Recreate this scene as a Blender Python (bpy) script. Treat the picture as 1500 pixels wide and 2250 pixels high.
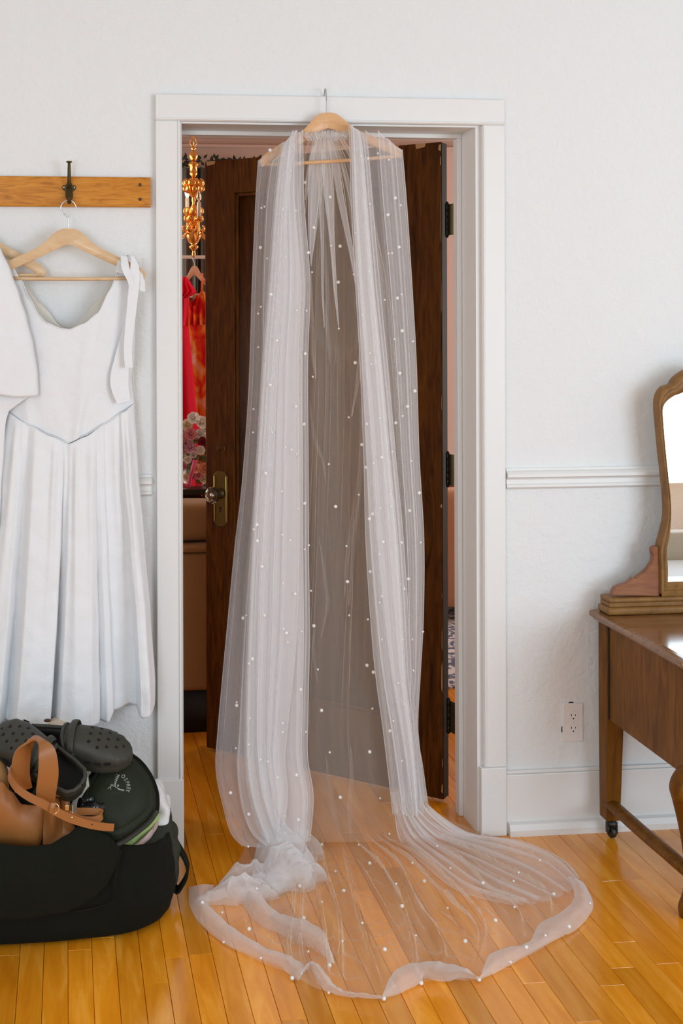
import bpy, bmesh, math, random
from mathutils import Vector, Matrix, noise
from mathutils.bvhtree import BVHTree
random.seed(7)
PI = math.pi
S = bpy.context.scene
for o in list(bpy.data.objects): bpy.data.objects.remove(o)

# ------------------------------------------------------------------ camera
FPX, PX0, PY0 = 2700.0, 440.0, 694.0          # focal length and principal point in pixels of 1500x2250
YAW, ROLL = math.atan(295/2700), .003
CAM = Vector((0, -3.46, 1.506))
_d = Vector((math.sin(YAW), math.cos(YAW), 0))
_r = Vector((math.cos(YAW), -math.sin(YAW), 0)); _u = Vector((0, 0, 1))
_r, _u = _r*math.cos(ROLL)-_u*math.sin(ROLL), _u*math.cos(ROLL)+_r*math.sin(ROLL)
cd = bpy.data.cameras.new('camera'); cam = bpy.data.objects.new('camera', cd)
S.collection.objects.link(cam); S.camera = cam
cd.sensor_width = 36; cd.lens = FPX/2250*36
cd.shift_x = (750-PX0)/2250; cd.shift_y = (PY0-1125)/2250
cd.clip_start = .05
M3 = Matrix((_r, _u, -_d)).transposed()
cam.matrix_world = Matrix.Translation(CAM) @ M3.to_4x4()

def ray(x, y): return _d + _r*((x-PX0)/FPX) + _u*((PY0-y)/FPX)
def at(x, y, Y):                                # photo pixel -> point on the plane y = Y
    v = ray(x, y); return CAM + v*((Y-CAM.y)/v.y)
def onz(x, y, z=0.0):                           # photo pixel -> point at height z
    v = ray(x, y); return CAM + v*((z-CAM.z)/v.z)

# ------------------------------------------------------------------ light
S.view_settings.view_transform = 'Standard'; S.view_settings.look = 'None'
S.view_settings.gamma = 1; S.view_settings.use_curve_mapping = False
S.view_settings.exposure = -0.97
try:
    S.cycles.transparent_max_bounces = 40; S.cycles.max_bounces = 10
    S.cycles.diffuse_bounces = 6
except Exception: pass
w = bpy.data.worlds.new('world'); S.world = w; w.use_nodes = True
w.node_tree.nodes['Background'].inputs[0].default_value = (.75, .86, 1, 1)
w.node_tree.nodes['Background'].inputs[1].default_value = 1.0
def area(name, loc, target, sx, sy, power, col):
    l = bpy.data.lights.new(name, 'AREA'); l.shape = 'RECTANGLE'; l.size = sx; l.size_y = sy
    l.energy = power; l.color = col
    o = bpy.data.objects.new(name, l); S.collection.objects.link(o); o.location = loc
    o.rotation_euler = (Vector(target)-Vector(loc)).to_track_quat('-Z', 'Y').to_euler()
    return o
area('daylight_window', (3.35, -4.42, 1.45), (3.35, 0, 1.45), 2.3, 2.1, 190, (.805, .975, 1.12))
area('fill_light_left', (-1.2, -4.42, 1.5), (-1.2, 0, 1.5), 1.1, 1.6, 92, (.825, .98, 1.11))  # added fill lamp, no window known on this side
area('daylight_next_room', (-2.1, 2.2, 1.5), (1, 1.9, 1.3), 1.6, 1.5, 66, (.95, .95, .93))
area('daylight_next_room_right', (4.3, 2.4, 1.5), (1, 2.4, 1.2), 1.4, 1.5, 110, (.98, .93, .88))

# ------------------------------------------------------------------ materials
def mat(name, col, rough=.6, metal=0, **k):
    m = bpy.data.materials.new(name); m.use_nodes = True
    b = m.node_tree.nodes['Principled BSDF']
    b.inputs['Base Color'].default_value = (*col, 1); b.inputs['Roughness'].default_value = rough
    b.inputs['Metallic'].default_value = metal
    for kk, v in k.items(): b.inputs[kk.replace('_', ' ')].default_value = v
    return m
def nd(m, t, **k):
    n = m.node_tree.nodes.new(t)
    for a, v in k.items(): setattr(n, a, v)
    return n
def ln(m, a, b): m.node_tree.links.new(a, b)
def bsdf(m): return m.node_tree.nodes['Principled BSDF']
def coords(m, scale=(1, 1, 1), space='Position'):
    if space == 'Position': s = nd(m, 'ShaderNodeNewGeometry').outputs['Position']
    else: s = nd(m, 'ShaderNodeTexCoord').outputs['Object']
    mp = nd(m, 'ShaderNodeMapping'); mp.inputs['Scale'].default_value = scale
    ln(m, s, mp.inputs['Vector']); return mp
def bump(m, src, strength, dist=.01):
    b = nd(m, 'ShaderNodeBump'); b.inputs['Strength'].default_value = strength
    b.inputs['Distance'].default_value = dist
    ln(m, src, b.inputs['Height']); ln(m, b.outputs[0], bsdf(m).inputs['Normal'])
def noisetex(m, vec, scale, detail=4, rough=.5, dist=0):
    n = nd(m, 'ShaderNodeTexNoise'); n.inputs['Scale'].default_value = scale
    n.inputs['Detail'].default_value = detail; n.inputs['Roughness'].default_value = rough
    n.inputs['Distortion'].default_value = dist
    ln(m, vec, n.inputs['Vector']); return n
def ramp(m, src, stops):
    r = nd(m, 'ShaderNodeValToRGB'); e = r.color_ramp.elements
    while len(e) < len(stops): e.new(.5)
    for i, (p, c) in enumerate(stops): e[i].position = p; e[i].color = (*c, 1)
    ln(m, src, r.inputs[0]); return r

def noisy(name, col, rough, scale, strength, dist=.004, detail=4, stretch=(1, 1, 1), **k):
    m = mat(name, col, rough, **k); v = coords(m, stretch)
    n = noisetex(m, v.outputs[0], scale, detail); bump(m, n.outputs[0], strength, dist); return m

def plaster_mat():
    m = mat('plaster', (.775, .793, .79), .75)
    v = coords(m)
    a = noisetex(m, v.outputs[0], 16, 5, .6, .5); b = noisetex(m, v.outputs[0], 70, 3, .6)
    ad = nd(m, 'ShaderNodeMath', operation='MULTIPLY_ADD'); ad.inputs[1].default_value = .45
    ln(m, b.outputs[0], ad.inputs[0]); ln(m, a.outputs[0], ad.inputs[2])
    bump(m, ad.outputs[0], .75, .007); return m
PLASTER = plaster_mat()
TRIM = noisy('trim_paint', (.77, .772, .757), .42, 45, .1, .002)
PINKWALL = noisy('blush_wall', (.66, .52, .46), .8, 30, .1)
CEIL = noisy('ceiling_paint', (.82, .81, .79), .8, 30, .1)

def wood(name, c1, c2, c3, rough=.4, stretch=(1, 1, 1), scale=8, rand=0, coat=0, bstr=.06, dist=1.5, spec=.22):
    m = mat(name, c2, rough)
    bsdf(m).inputs['Specular IOR Level'].default_value = spec
    if coat: bsdf(m).inputs['Coat Weight'].default_value = coat; bsdf(m).inputs['Coat Roughness'].default_value = .12
    v = coords(m, stretch)
    src = v.outputs[0]
    if rand:
        oi = nd(m, 'ShaderNodeObjectInfo'); sc = nd(m, 'ShaderNodeMath', operation='MULTIPLY'); sc.inputs[1].default_value = 37
        ln(m, oi.outputs['Random'], sc.inputs[0])
        va = nd(m, 'ShaderNodeVectorMath', operation='ADD'); ln(m, src, va.inputs[0]); ln(m, sc.outputs[0], va.inputs[1]); src = va.outputs[0]
    n = noisetex(m, src, scale, 6, .6, dist)
    r = ramp(m, n.outputs[0], [(.28, c1), (.5, c2), (.72, c3)])
    out = r.outputs[0]
    if rand:
        hs = nd(m, 'ShaderNodeHueSaturation')
        mr = nd(m, 'ShaderNodeMapRange'); mr.inputs['To Min'].default_value = 1-rand; mr.inputs['To Max'].default_value = 1+rand
        ln(m, oi.outputs['Random'], mr.inputs[0]); ln(m, mr.outputs[0], hs.inputs['Value'])
        ln(m, out, hs.inputs['Color']); out = hs.outputs[0]
    ln(m, out, bsdf(m).inputs['Base Color'])
    if bstr: bump(m, n.outputs[0], bstr, .002)
    return m
FLOORW = wood('maple_strip_floor', (.68, .225, .005), (.80, .300, .012), (.92, .42, .05), .18, (9, 1.0, 9), 3.2, .20, .45, .02, .8, .5)
DOORW = wood('dark_stained_door', (.030, .009, .0008), (.082, .025, .0018), (.125, .042, .0035), .55, (7, 7, .7), 6, 0, 0, .05, 2)
bsdf(DOORW).inputs['Specular IOR Level'].default_value = .12
WALNUT = wood('walnut_vanity', (.085, .028, .002), (.155, .057, .004), (.23, .094, .011), .4, (5, 5, .8), 6, 0, 0, .03, 1.2, .15)
WALNUT_TOP = wood('walnut_vanity_top', (.15, .062, .018), (.21, .093, .03), (.26, .12, .04), .24, (1, 7, 7), 6, 0, .6, .02, 1)
WALNUT_TRIM = wood('walnut_moulding', (.17, .080, .022), (.235, .116, .034), (.29, .15, .046), .4, (1.5, 1.5, 1.5), 14, 0, 0, .02, 1, .2)
REDWOOD = wood('reddish_scroll_wood', (.20, .070, .028), (.26, .095, .038), (.30, .12, .052), .42, (1, 5, 7), 9, 0, .1, .02, 1)
OAK = wood('oak_peg_rail', (.34, .110, .008), (.56, .215, .020), (.64, .28, .038), .36, (1.2, 6, 9), 7, 0, .3, .05, 2.5)
BEECH = wood('pale_hanger_wood', (.60, .40, .22), (.68, .47, .27), (.74, .54, .33), .4, (2, 6, 6), 8, 0, .2, .02, 1)
BEECH2 = wood('orange_hanger_wood', (.62, .34, .16), (.70, .41, .20), (.74, .46, .25), .38, (2, 6, 6), 8, 0, .2, .02, 1)
BRASS = noisy('aged_brass', (.16, .11, .032), .38, 60, .15, .001, metal=.85) if False else mat('aged_brass', (.13, .09, .022), .42, .8)
DARKBRASS = mat('dark_bronze', (.075, .055, .02), .42, .8)
STEEL = mat('bright_steel', (.62, .62, .62), .22, 1)
IRON = mat('blackened_hinge', (.012, .011, .008), .4, .6)
GOLD = mat('gilt_metal', (.86, .46, .14), .24, 1)
BLACK = mat('hole_shade_black', (.004, .004, .004), .9)  # flat black put in for the shade inside holes and gaps
GLASS = mat('clear_glass', (1, 1, 1), .03, 0, IOR=1.5, Transmission_Weight=1.0)
MIRROR = mat('mirror_silvering', (.93, .94, .93), .01, 1)
PLASTIC_W = mat('ivory_plastic', (.78, .755, .73), .35)
PEARL = mat('pearl', (.83, .82, .79), .22, 0, Coat_Weight=.6)
BULB = mat('lit_bulb', (1, .8, .5), .4); bsdf(BULB).inputs['Emission Color'].default_value = (1, .72, .38, 1); bsdf(BULB).inputs['Emission Strength'].default_value = 14
CANDLE = mat('candle_sleeve', (.78, .76, .72), .5)

def cloth(name, col, rough=.85, weave=900, strength=.12, big=18, bigs=.25, sheen=.2, trans=0):
    m = mat(name, col, rough)
    bsdf(m).inputs['Sheen Weight'].default_value = sheen if sheen > .05 else 0
    if max(col) < .06 or min(col) < .12: bsdf(m).inputs['Specular IOR Level'].default_value = .22
    v = coords(m)
    a = noisetex(m, v.outputs[0], weave*.25, 2); b = noisetex(m, v.outputs[0], big, 5, .6, .6)
    ad = nd(m, 'ShaderNodeMath', operation='MULTIPLY_ADD'); ad.inputs[1].default_value = .06
    ln(m, a.outputs[0], ad.inputs[0]); ln(m, b.outputs[0], ad.inputs[2])
    bump(m, ad.outputs[0], bigs, .012)
    return m
LINEN = cloth('white_linen', (.79, .81, .83), big=22, bigs=.30)
LININGC = cloth('cream_lining', (.74, .70, .62), big=20, bigs=.2)
BLACKCLOTH = cloth('black_canvas', (.0038, .0048, .0022), .9, big=9, bigs=.15, sheen=.02)
BLACKCLOTH2 = cloth('black_felt_flap', (.0065, .0075, .004), .95, big=9, bigs=.1, sheen=.02)
GREENCLOTH = cloth('dark_green_nylon', (.015, .0205, .0105), .6, big=26, bigs=.4, sheen=.05)
GREYGREEN = cloth('grey_green_lining', (.035, .041, .028), .75, big=26, bigs=.5, sheen=.05)
LEATHER = noisy('tan_leather', (.34, .128, .032), .42, 240, .22, .0008)
LEATHER_D = noisy('tan_leather_inside', (.22, .10, .038), .7, 200, .1, .001)
CLOGM = noisy('dark_olive_foam', (.030, .031, .022), .55, 300, .1, .0005)
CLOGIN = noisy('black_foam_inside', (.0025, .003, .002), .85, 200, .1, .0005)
HOTPINK = cloth('hot_pink_satin', (.74, .002, .028), .8, big=12, bigs=.1, sheen=0)
SOFAM = cloth('tan_sofa_velvet', (.34, .205, .09), .9, big=8, bigs=.2, sheen=.1)
CHAIRM = cloth('peach_chair_fabric', (.55, .28, .14), .8, big=8, bigs=.1)
CURTAIN = cloth('grey_curtain', (.20, .20, .185), .85, big=8, bigs=.1)
CURTAIN_D = cloth('charcoal_curtain', (.035, .04, .035), .85, big=8, bigs=.1)
PLASTICBAG = mat('white_poly_bag', (.80, .80, .81), .35, Transmission_Weight=.0)
PINKCLOTH = cloth('pale_pink_cotton', (.62, .44, .40), big=20)
LIMECLOTH = cloth('lime_green_cotton', (.36, .50, .16), big=20)
BEIGE = cloth('beige_canvas', (.58, .49, .38), big=20)
CARTON = mat('cream_carton', (.66, .62, .53), .5)
GLOSSBLACK = mat('gloss_black_plastic', (.008, .010, .011), .18)

def floral():
    m = mat('orange_floral_chiffon', (.9, .2, .05), .9); bsdf(m).inputs['Specular IOR Level'].default_value = .1
    v = coords(m, (1, 1, .62)); n = noisetex(m, v.outputs[0], 17, 2, .5, .4)
    r = ramp(m, n.outputs[0], [(.36, (.62, .012, .012)), (.46, (.80, .06, .02)), (.52, (.83, .22, .02)), (.60, (.85, .30, .16)), (.68, (.86, .46, .36))])
    r.color_ramp.interpolation = 'EASE'
    ln(m, r.outputs[0], bsdf(m).inputs['Base Color']); return m
FLORAL = floral()
def rugm():
    m = mat('patterned_rug', (.8, .8, .8), .9); v = coords(m)
    n = noisetex(m, v.outputs[0], 16, 3, .6, 1.5)
    r = ramp(m, n.outputs[0], [(.46, (.10, .13, .22)), (.52, (.72, .71, .72))]); ln(m, r.outputs[0], bsdf(m).inputs['Base Color']); return m
RUG = rugm()

def tulle(name, a, col=(.90, .89, .90)):
    # thread cover of a sheer net: the more edge-on the net, the more thread lies along the line of sight
    m = bpy.data.materials.new(name); m.use_nodes = True; nt = m.node_tree; nt.nodes.clear()
    out = nd(m, 'ShaderNodeOutputMaterial'); mix = nd(m, 'ShaderNodeMixShader'); tr = nd(m, 'ShaderNodeBsdfTransparent')
    df = nd(m, 'ShaderNodeBsdfDiffuse'); df.inputs[0].default_value = (*col, 1)
    tl = nd(m, 'ShaderNodeBsdfTranslucent'); tl.inputs[0].default_value = (*col, 1)
    m2 = nd(m, 'ShaderNodeMixShader'); m2.inputs[0].default_value = .28
    ln(m, df.outputs[0], m2.inputs[1]); ln(m, tl.outputs[0], m2.inputs[2])
    g = nd(m, 'ShaderNodeNewGeometry'); dot = nd(m, 'ShaderNodeVectorMath', operation='DOT_PRODUCT')
    ln(m, g.outputs['Normal'], dot.inputs[0]); ln(m, g.outputs['Incoming'], dot.inputs[1])
    ab = nd(m, 'ShaderNodeMath', operation='ABSOLUTE'); ln(m, dot.outputs['Value'], ab.inputs[0])
    mx = nd(m, 'ShaderNodeMath', operation='MAXIMUM'); mx.inputs[1].default_value = .10; ln(m, ab.outputs[0], mx.inputs[0])
    iv = nd(m, 'ShaderNodeMath', operation='DIVIDE'); iv.inputs[0].default_value = 1; ln(m, mx.outputs[0], iv.inputs[1])
    pw = nd(m, 'ShaderNodeMath', operation='POWER'); pw.inputs[0].default_value = 1-a; ln(m, iv.outputs[0], pw.inputs[1])
    sb = nd(m, 'ShaderNodeMath', operation='SUBTRACT'); sb.inputs[0].default_value = 1; ln(m, pw.outputs[0], sb.inputs[1])
    ln(m, sb.outputs[0], mix.inputs[0]); ln(m, tr.outputs[0], mix.inputs[1]); ln(m, m2.outputs[0], mix.inputs[2])
    ln(m, mix.outputs[0], out.inputs[0]); return m
TULLE = tulle('sheer_tulle', .24)
TULLE_D = tulle('doubled_tulle', .42)
TULLE_F = tulle('sheer_tulle_warm_shade', .115, (.95, .86, .75))  # warm shade on the white inner net is put into this tint
TULLE_S = tulle('faint_tulle_pleat', .06)
TULLE_H = tulle('folded_hem_tulle', .30)

# ------------------------------------------------------------------ mesh helpers
class MB:
    def __init__(s): s.v = []; s.f = []
    def box(s, x0, x1, y0, y1, z0, z1):
        n = len(s.v)
        s.v += [Vector(p) for p in ((x0,y0,z0),(x1,y0,z0),(x1,y1,z0),(x0,y1,z0),(x0,y0,z1),(x1,y0,z1),(x1,y1,z1),(x0,y1,z1))]
        s.f += [tuple(n+i for i in q) for q in ((0,3,2,1),(4,5,6,7),(0,1,5,4),(1,2,6,5),(2,3,7,6),(3,0,4,7))]
        return s
    def tube(s, pts, rad, seg=10, flat=None, up=None, cap=True):
        pts = [Vector(p) for p in pts]; n0 = len(s.v); m = len(pts)
        if not hasattr(rad, '__len__'): rad = [rad]*m
        prev = up
        for i, p in enumerate(pts):
            t = (pts[min(i+1, m-1)]-pts[max(i-1, 0)]).normalized()
            if prev is None: prev = Vector((0, 0, 1)) if abs(t.z) < .9 else Vector((1, 0, 0))
            a = (prev-t*prev.dot(t)).normalized(); b = t.cross(a); prev = a
            for k in range(seg):
                th = 2*PI*k/seg; fx, fy = (1, 1) if flat is None else flat
                s.v.append(p + a*(math.cos(th)*rad[i]*fx) + b*(math.sin(th)*rad[i]*fy))
        for i in range(m-1):
            for k in range(seg):
                a0 = n0+i*seg+k; a1 = n0+i*seg+(k+1) % seg
                s.f.append((a0, a1, a1+seg, a0+seg))
        if cap:
            s.f.append(tuple(n0+k for k in reversed(range(seg)))); s.f.append(tuple(n0+(m-1)*seg+k for k in range(seg)))
        return s
    def lathe(s, prof, origin=(0, 0, 0), seg=24, axis=None):
        o = Vector(origin); n0 = len(s.v)
        R = Matrix.Identity(3) if axis is None else Vector(axis).to_track_quat('Z', 'Y').to_matrix()
        for (r, z) in prof:
            for k in range(seg):
                th = 2*PI*k/seg; s.v.append(o + R @ Vector((r*math.cos(th), r*math.sin(th), z)))
        for i in range(len(prof)-1):
            for k in range(seg):
                a0 = n0+i*seg+k; a1 = n0+i*seg+(k+1) % seg
                s.f.append((a0, a1, a1+seg, a0+seg))
        s.f.append(tuple(n0+k for k in reversed(range(seg)))); s.f.append(tuple(n0+(len(prof)-1)*seg+k for k in range(seg)))
        return s
    def prism(s, outline, vec):                     # planar outline extruded by a vector
        n = len(s.v); m = len(outline); vec = Vector(vec)
        s.v += [Vector(p) for p in outline] + [Vector(p)+vec for p in outline]
        s.f.append(tuple(n+i for i in range(m))); s.f.append(tuple(n+m+i for i in reversed(range(m))))
        for i in range(m):
            j = (i+1) % m; s.f.append((n+i, n+m+i, n+m+j, n+j))
        return s
    def grid(s, rows, closed=False, flip=False):
        n = len(s.v); nu = len(rows[0])
        for r in rows: s.v += [Vector(p) for p in r]
        for i in range(len(rows)-1):
            for j in range(nu if closed else nu-1):
                k = (j+1) % nu
                q = (n+i*nu+j, n+i*nu+k, n+(i+1)*nu+k, n+(i+1)*nu+j)
                s.f.append(q[::-1] if flip else q)
        return s
    def ball(s, c, r, seg=12, rings=8, sc=(1, 1, 1)):
        c = Vector(c)
        rows = [[c+Vector((r*sc[0]*math.sin(PI*i/rings)*math.cos(2*PI*k/seg), r*sc[1]*math.sin(PI*i/rings)*math.sin(2*PI*k/seg), -r*sc[2]*math.cos(PI*i/rings))) for k in range(seg)] for i in range(rings+1)]
        return s.grid(rows, closed=True)
    def obj(s, name, m, parent=None, smooth=True, bevel=0, bseg=2, solid=0, origin=None, sub=0, angle=None):
        o3 = Vector(origin) if origin is not None else None
        me = bpy.data.meshes.new(name)
        me.from_pydata([tuple(v-o3) if o3 else tuple(v) for v in s.v], [], s.f); me.materials.append(m)
        if smooth:
            me.polygons.foreach_set('use_smooth', [True]*len(me.polygons))
        o = bpy.data.objects.new(name, me); S.collection.objects.link(o)
        if o3 is not None: o.location = o3
        if parent is not None:
            o.parent = parent
            o.matrix_parent_inverse = Matrix.Translation(-parent.location) if parent.type == 'EMPTY' else Matrix.Translation(-parent.location)
        if solid:
            q = o.modifiers.new('thickness', 'SOLIDIFY'); q.thickness = solid; q.offset = 0
        if bevel:
            q = o.modifiers.new('bevel', 'BEVEL'); q.width = bevel; q.segments = bseg; q.limit_method = 'ANGLE'; q.angle_limit = .7
        if sub:
            q = o.modifiers.new('sub', 'SUBSURF'); q.levels = sub; q.render_levels = sub
        if smooth and (angle is not None or bevel):
            try: me.set_sharp_from_angle(angle=angle or .6)
            except Exception: pass
        return o
def tag(o, label=None, cat=None, group=None, kind=None):
    if label: o['label'] = label
    if cat: o['category'] = cat
    if group: o['group'] = group
    if kind: o['kind'] = kind
    return o
def empty(name, loc, label, cat, group=None):
    o = bpy.data.objects.new(name, None); o.empty_display_size = .05
    S.collection.objects.link(o); o.location = Vector(loc); return tag(o, label, cat, group)
def struct(name, mb, m, **k): return tag(mb.obj(name, m, smooth=False, **k), kind='structure')

def cr(p0, p1, p2, p3, t):
    return .5*((2*p1)+(p2-p0)*t+(2*p0-5*p1+4*p2-p3)*t*t+(3*p1-p0-3*p2+p3)*t*t*t)
def spline(pts, n):
    pts = [Vector(p) for p in pts]; m = len(pts)-1; out = []
    for i in range(n):
        t = i/(n-1)*m; k = min(int(t), m-1); f = t-k
        out.append(cr(pts[max(k-1, 0)], pts[k], pts[k+1], pts[min(k+2, m)], f))
    return out
def interp(tab, x):
    if x <= tab[0][0]: return tab[0][1]
    for (a, b), (c, d) in zip(tab, tab[1:]):
        if x <= c:
            t = (x-a)/(c-a); t = t*t*(3-2*t)*.5+t*.5; return b+(d-b)*t
    return tab[-1][1]
def surface(rows, nu, nv):
    """Catmull-Rom patch through rows of control points -> nv rows of nu points"""
    R = [spline(r, nu) for r in rows]; cols = [spline([r[j] for r in R], nv) for j in range(nu)]
    return [[cols[j][i] for j in range(nu)] for i in range(nv)]
def displace(P, fn):
    nv, nu = len(P), len(P[0]); out = []
    for i in range(nv):
        row = []
        for j in range(nu):
            du = P[i][min(j+1, nu-1)]-P[i][max(j-1, 0)]; dv = P[min(i+1, nv-1)][j]-P[max(i-1, 0)][j]
            n = du.cross(dv)
            n = n.normalized() if n.length > 1e-9 else Vector((0, -1, 0))
            row.append(fn(j/(nu-1), i/(nv-1), P[i][j], n))
        out.append(row)
    return out
def ribbon(path, width, wdir, n=40, thick=.003):
    """flat strap along a path; wdir = direction(s) of its width"""
    P = spline(path, n)
    if isinstance(wdir, (tuple, Vector)): wdir = [Vector(wdir)]*len(path)
    W = spline([Vector(q) for q in wdir], n)
    if not hasattr(width, '__len__'): width = [width]*len(path)
    wd = [v.x for v in spline([Vector((q, 0, 0)) for q in width], n)]
    rows = []
    for i, p in enumerate(P):
        t = (P[min(i+1, n-1)]-P[max(i-1, 0)]).normalized(); a = (W[i]-t*W[i].dot(t)).normalized(); b = t.cross(a)
        rows.append([p-a*wd[i]/2-b*thick/2, p+a*wd[i]/2-b*thick/2, p+a*wd[i]/2+b*thick/2, p-a*wd[i]/2+b*thick/2])
    m = MB(); m.grid(rows, closed=True); k = len(m.v)
    m.f.append((3, 2, 1, 0)); m.f.append((k-4, k-3, k-2, k-1)); return m

# ================================================================== room shell
XL, XR, YB, ZC = -2.2, 5.2, -4.5, 2.62
OX0, OX1, OZ = .326, 1.182, 2.050                        # door opening
WT = .20
mb = MB(); mb.box(XL, OX0, 0, WT, 0, ZC); mb.box(OX1+.018, XR, 0, WT, 0, ZC); mb.box(OX0, OX1+.018, 0, WT, OZ+.018, ZC)
struct('wall_front', mb, PLASTER)
# skin of the next room's side of that wall, blush coloured
mb = MB(); mb.box(XL, OX0-.08, WT, WT+.006, 0, ZC); mb.box(OX1+.09, XR, WT, WT+.006, 0, ZC); mb.box(OX0-.08, OX1+.09, WT, WT+.006, OZ+.09, ZC)
struct('wall_next_room_side', mb, PINKWALL)
mb = MB(); mb.box(XL-.12, XL, YB, 0, 0, ZC); struct('wall_left', mb, PLASTER)
mb = MB(); mb.box(XR, XR+.12, YB, 0, 0, ZC); struct('wall_right', mb, PLASTER)
def wall_with_windows(name, y0, y1, x0, x1, holes, m):
    mb = MB(); xs = x0
    for (a, b, c, d) in holes:
        mb.box(xs, a, y0, y1, 0, ZC); mb.box(a, b, y0, y1, 0, c); mb.box(a, b, y0, y1, d, ZC); xs = b
    mb.box(xs, x1, y0, y1, 0, ZC); struct(name, mb, m)
wall_with_windows('wall_back', YB-.15, YB+.0, XL, XR, [(-1.75, -.65, .7, 2.3), (2.25, 4.45, .46, 2.45)], PLASTER)  # left window and its frame are invented to carry the fill lamp
for i, (a, b, c, d) in enumerate([(-1.75, -.65, .7, 2.3), (2.25, 4.45, .46, 2.45)]):
    mb = MB()
    for (p, q, r_, s_) in ((a-.09, a, c-.1, d+.1), (b, b+.09, c-.1, d+.1), (a, b, d, d+.1), (a-.12, b+.12, c-.04, c)):
        mb.box(p, q, YB-.0, YB+.03, r_, s_)
    struct('window_%d' % (i+1), mb, TRIM)
mb = MB(); mb.box(XL, XR, YB, .1, ZC, ZC+.1); struct('ceiling', mb, CEIL)
# next room
YN = 3.25
mb = MB(); mb.box(XL-.1, XR, YN, YN+.1, 0, ZC); struct('wall_far', mb, PINKWALL)
mb = MB(); mb.box(XL-.2, XL-.1, WT, YN, 0, ZC); mb.box(XR, XR+.12, WT, YN, 0, ZC); struct('wall_next_room_ends', mb, PINKWALL)
mb = MB(); mb.box(XL-.1, XR, .1, YN, ZC, ZC+.1); struct('ceiling_next_room', mb, PINKWALL)
mb = MB(); mb.box(XL, XR, YN-.05, YN, ZC-.14, ZC-.10); mb.box(XL, XR, YN-.03, YN, ZC-.19, ZC-.175); mb.box(XL, XR, YN-.07, YN, ZC-.06, ZC-.03)
struct('trim_1', mb, PINKWALL)

# floor: base slab plus individual strips where they can be told apart
fl = MB().box(XL, XR, YB, YN, -.06, -.0125)
fl = struct('floor', fl, mat('subfloor_dark', (.02, .01, .004), .9))
PW = .0565
unit = MB(); b_ = .5; e = .02
unit.v = [Vector(p) for p in ((-.5, 0, -1), (.5, 0, -1), (.5, 1, -1), (-.5, 1, -1), (-.5, 0, -.12), (.5, 0, -.12), (.5, 1, -.12), (-.5, 1, -.12),
          (-.488, .0006, 0), (.488, .0006, 0), (.488, .9994, 0), (-.488, .9994, 0))]
unit.f = [(0, 3, 2, 1), (0, 1, 5, 4), (1, 2, 6, 5), (2, 3, 7, 6), (3, 0, 4, 7), (4, 5, 9, 8), (5, 6, 10, 9), (6, 7, 11, 10), (7, 4, 8, 11), (8, 9, 10, 11)]
plank0 = None; rest = MB(); cnt = 0
rnd = random.Random(3)
ix0, ix1 = int(XL/PW), int(XR/PW)
for ix in range(ix0, ix1):
    xc = (ix+.5)*PW
    if -.45 < xc < 2.0:
        y = -1.35-rnd.random()*.5
        rest.box(xc-PW/2+.0005, xc+PW/2-.0005, YB, y, -.012, 0)
        # the range in which a strip could be seen through the frame or the doorway
        ymax = 1.2 if .2 < xc < 1.6 else (.0 if xc > 1.2 else -.05)
        while y < ymax:
            L = rnd.uniform(.45, 1.3)
            if plank0 is None:
                o = unit.obj('floor_board', FLOORW, fl, smooth=False); plank0 = o
            else:
                o = plank0.copy(); S.collection.objects.link(o)
            o.name = 'floor_board'
            o.location = (xc, y, 0); o.scale = (PW-.0007, L-.0007, .012); y += L; cnt += 1
        rest.box(xc-PW/2+.0005, xc+PW/2-.0005, y, YN, -.012, 0)
    else:
        rest.box(xc-PW/2+.0005, xc+PW/2-.0005, YB, YN, -.012, 0)
o = rest.obj('distant_floor_board', FLOORW, fl, smooth=False); tag(o, kind='stuff')
print('planks', cnt)

# door jambs, stops, casings
TW = .018
mb = MB(); mb.box(OX0-.006, OX0, -.002, WT+.002, 0, OZ); struct('trim_2', mb, TRIM)      # left jamb
mb = MB(); mb.box(OX1, OX1+.018, -.002, WT+.002, 0, OZ+.0); struct('trim_3', mb, TRIM)
mb = MB(); mb.box(OX0-.006, OX1+.018, -.002, WT+.002, OZ, OZ+.018); struct('trim_4', mb, TRIM)
mb = MB(); mb.box(OX1-.013, OX1, .125, .165, 0, OZ-.013); mb.box(OX0, OX1, .125, .165, OZ-.013, OZ); mb.box(OX0, OX0+.013, .125, .165, 0, OZ-.013)
struct('trim_5', mb, TRIM, bevel=.002)
def casing(name, x0, x1, z0, z1, horiz, inner, y=0.0, s=-1):
    # flat board with a small bead along the inner edge and an eased outer edge
    mb = MB(); t = .020*s
    mb.box(x0, x1, min(y, y+t), max(y, y+t), z0, z1)
    if horiz: mb.box(x0, x1, min(y, y+t*1.2), max(y, y+t*1.2), z0+.002, z0+.009)
    elif inner == 'r': mb.box(x1-.009, x1-.002, min(y, y+t*1.2), max(y, y+t*1.2), z0, z1)
    else: mb.box(x0+.002, x0+.009, min(y, y+t*1.2), max(y, y+t*1.2), z0, z1)
    return struct(name, mb, TRIM, bevel=.003)
casing('trim_6', .251, .322, .198, OZ+.005, False, 'r')
casing('trim_7', 1.196, 1.264, .198, OZ+.005, False, 'l')
casing('trim_8', .251, 1.264, OZ+.005, 2.130, True, 'l')
mb = MB(); mb.box(1.186, 1.262, -.026, 0, 0, .198); struct('trim_9', mb, TRIM, bevel=.003)   # plinth right
mb = MB(); mb.box(.248, .325, -.026, 0, 0, .205); struct('trim_10', mb, TRIM, bevel=.003)
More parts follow.
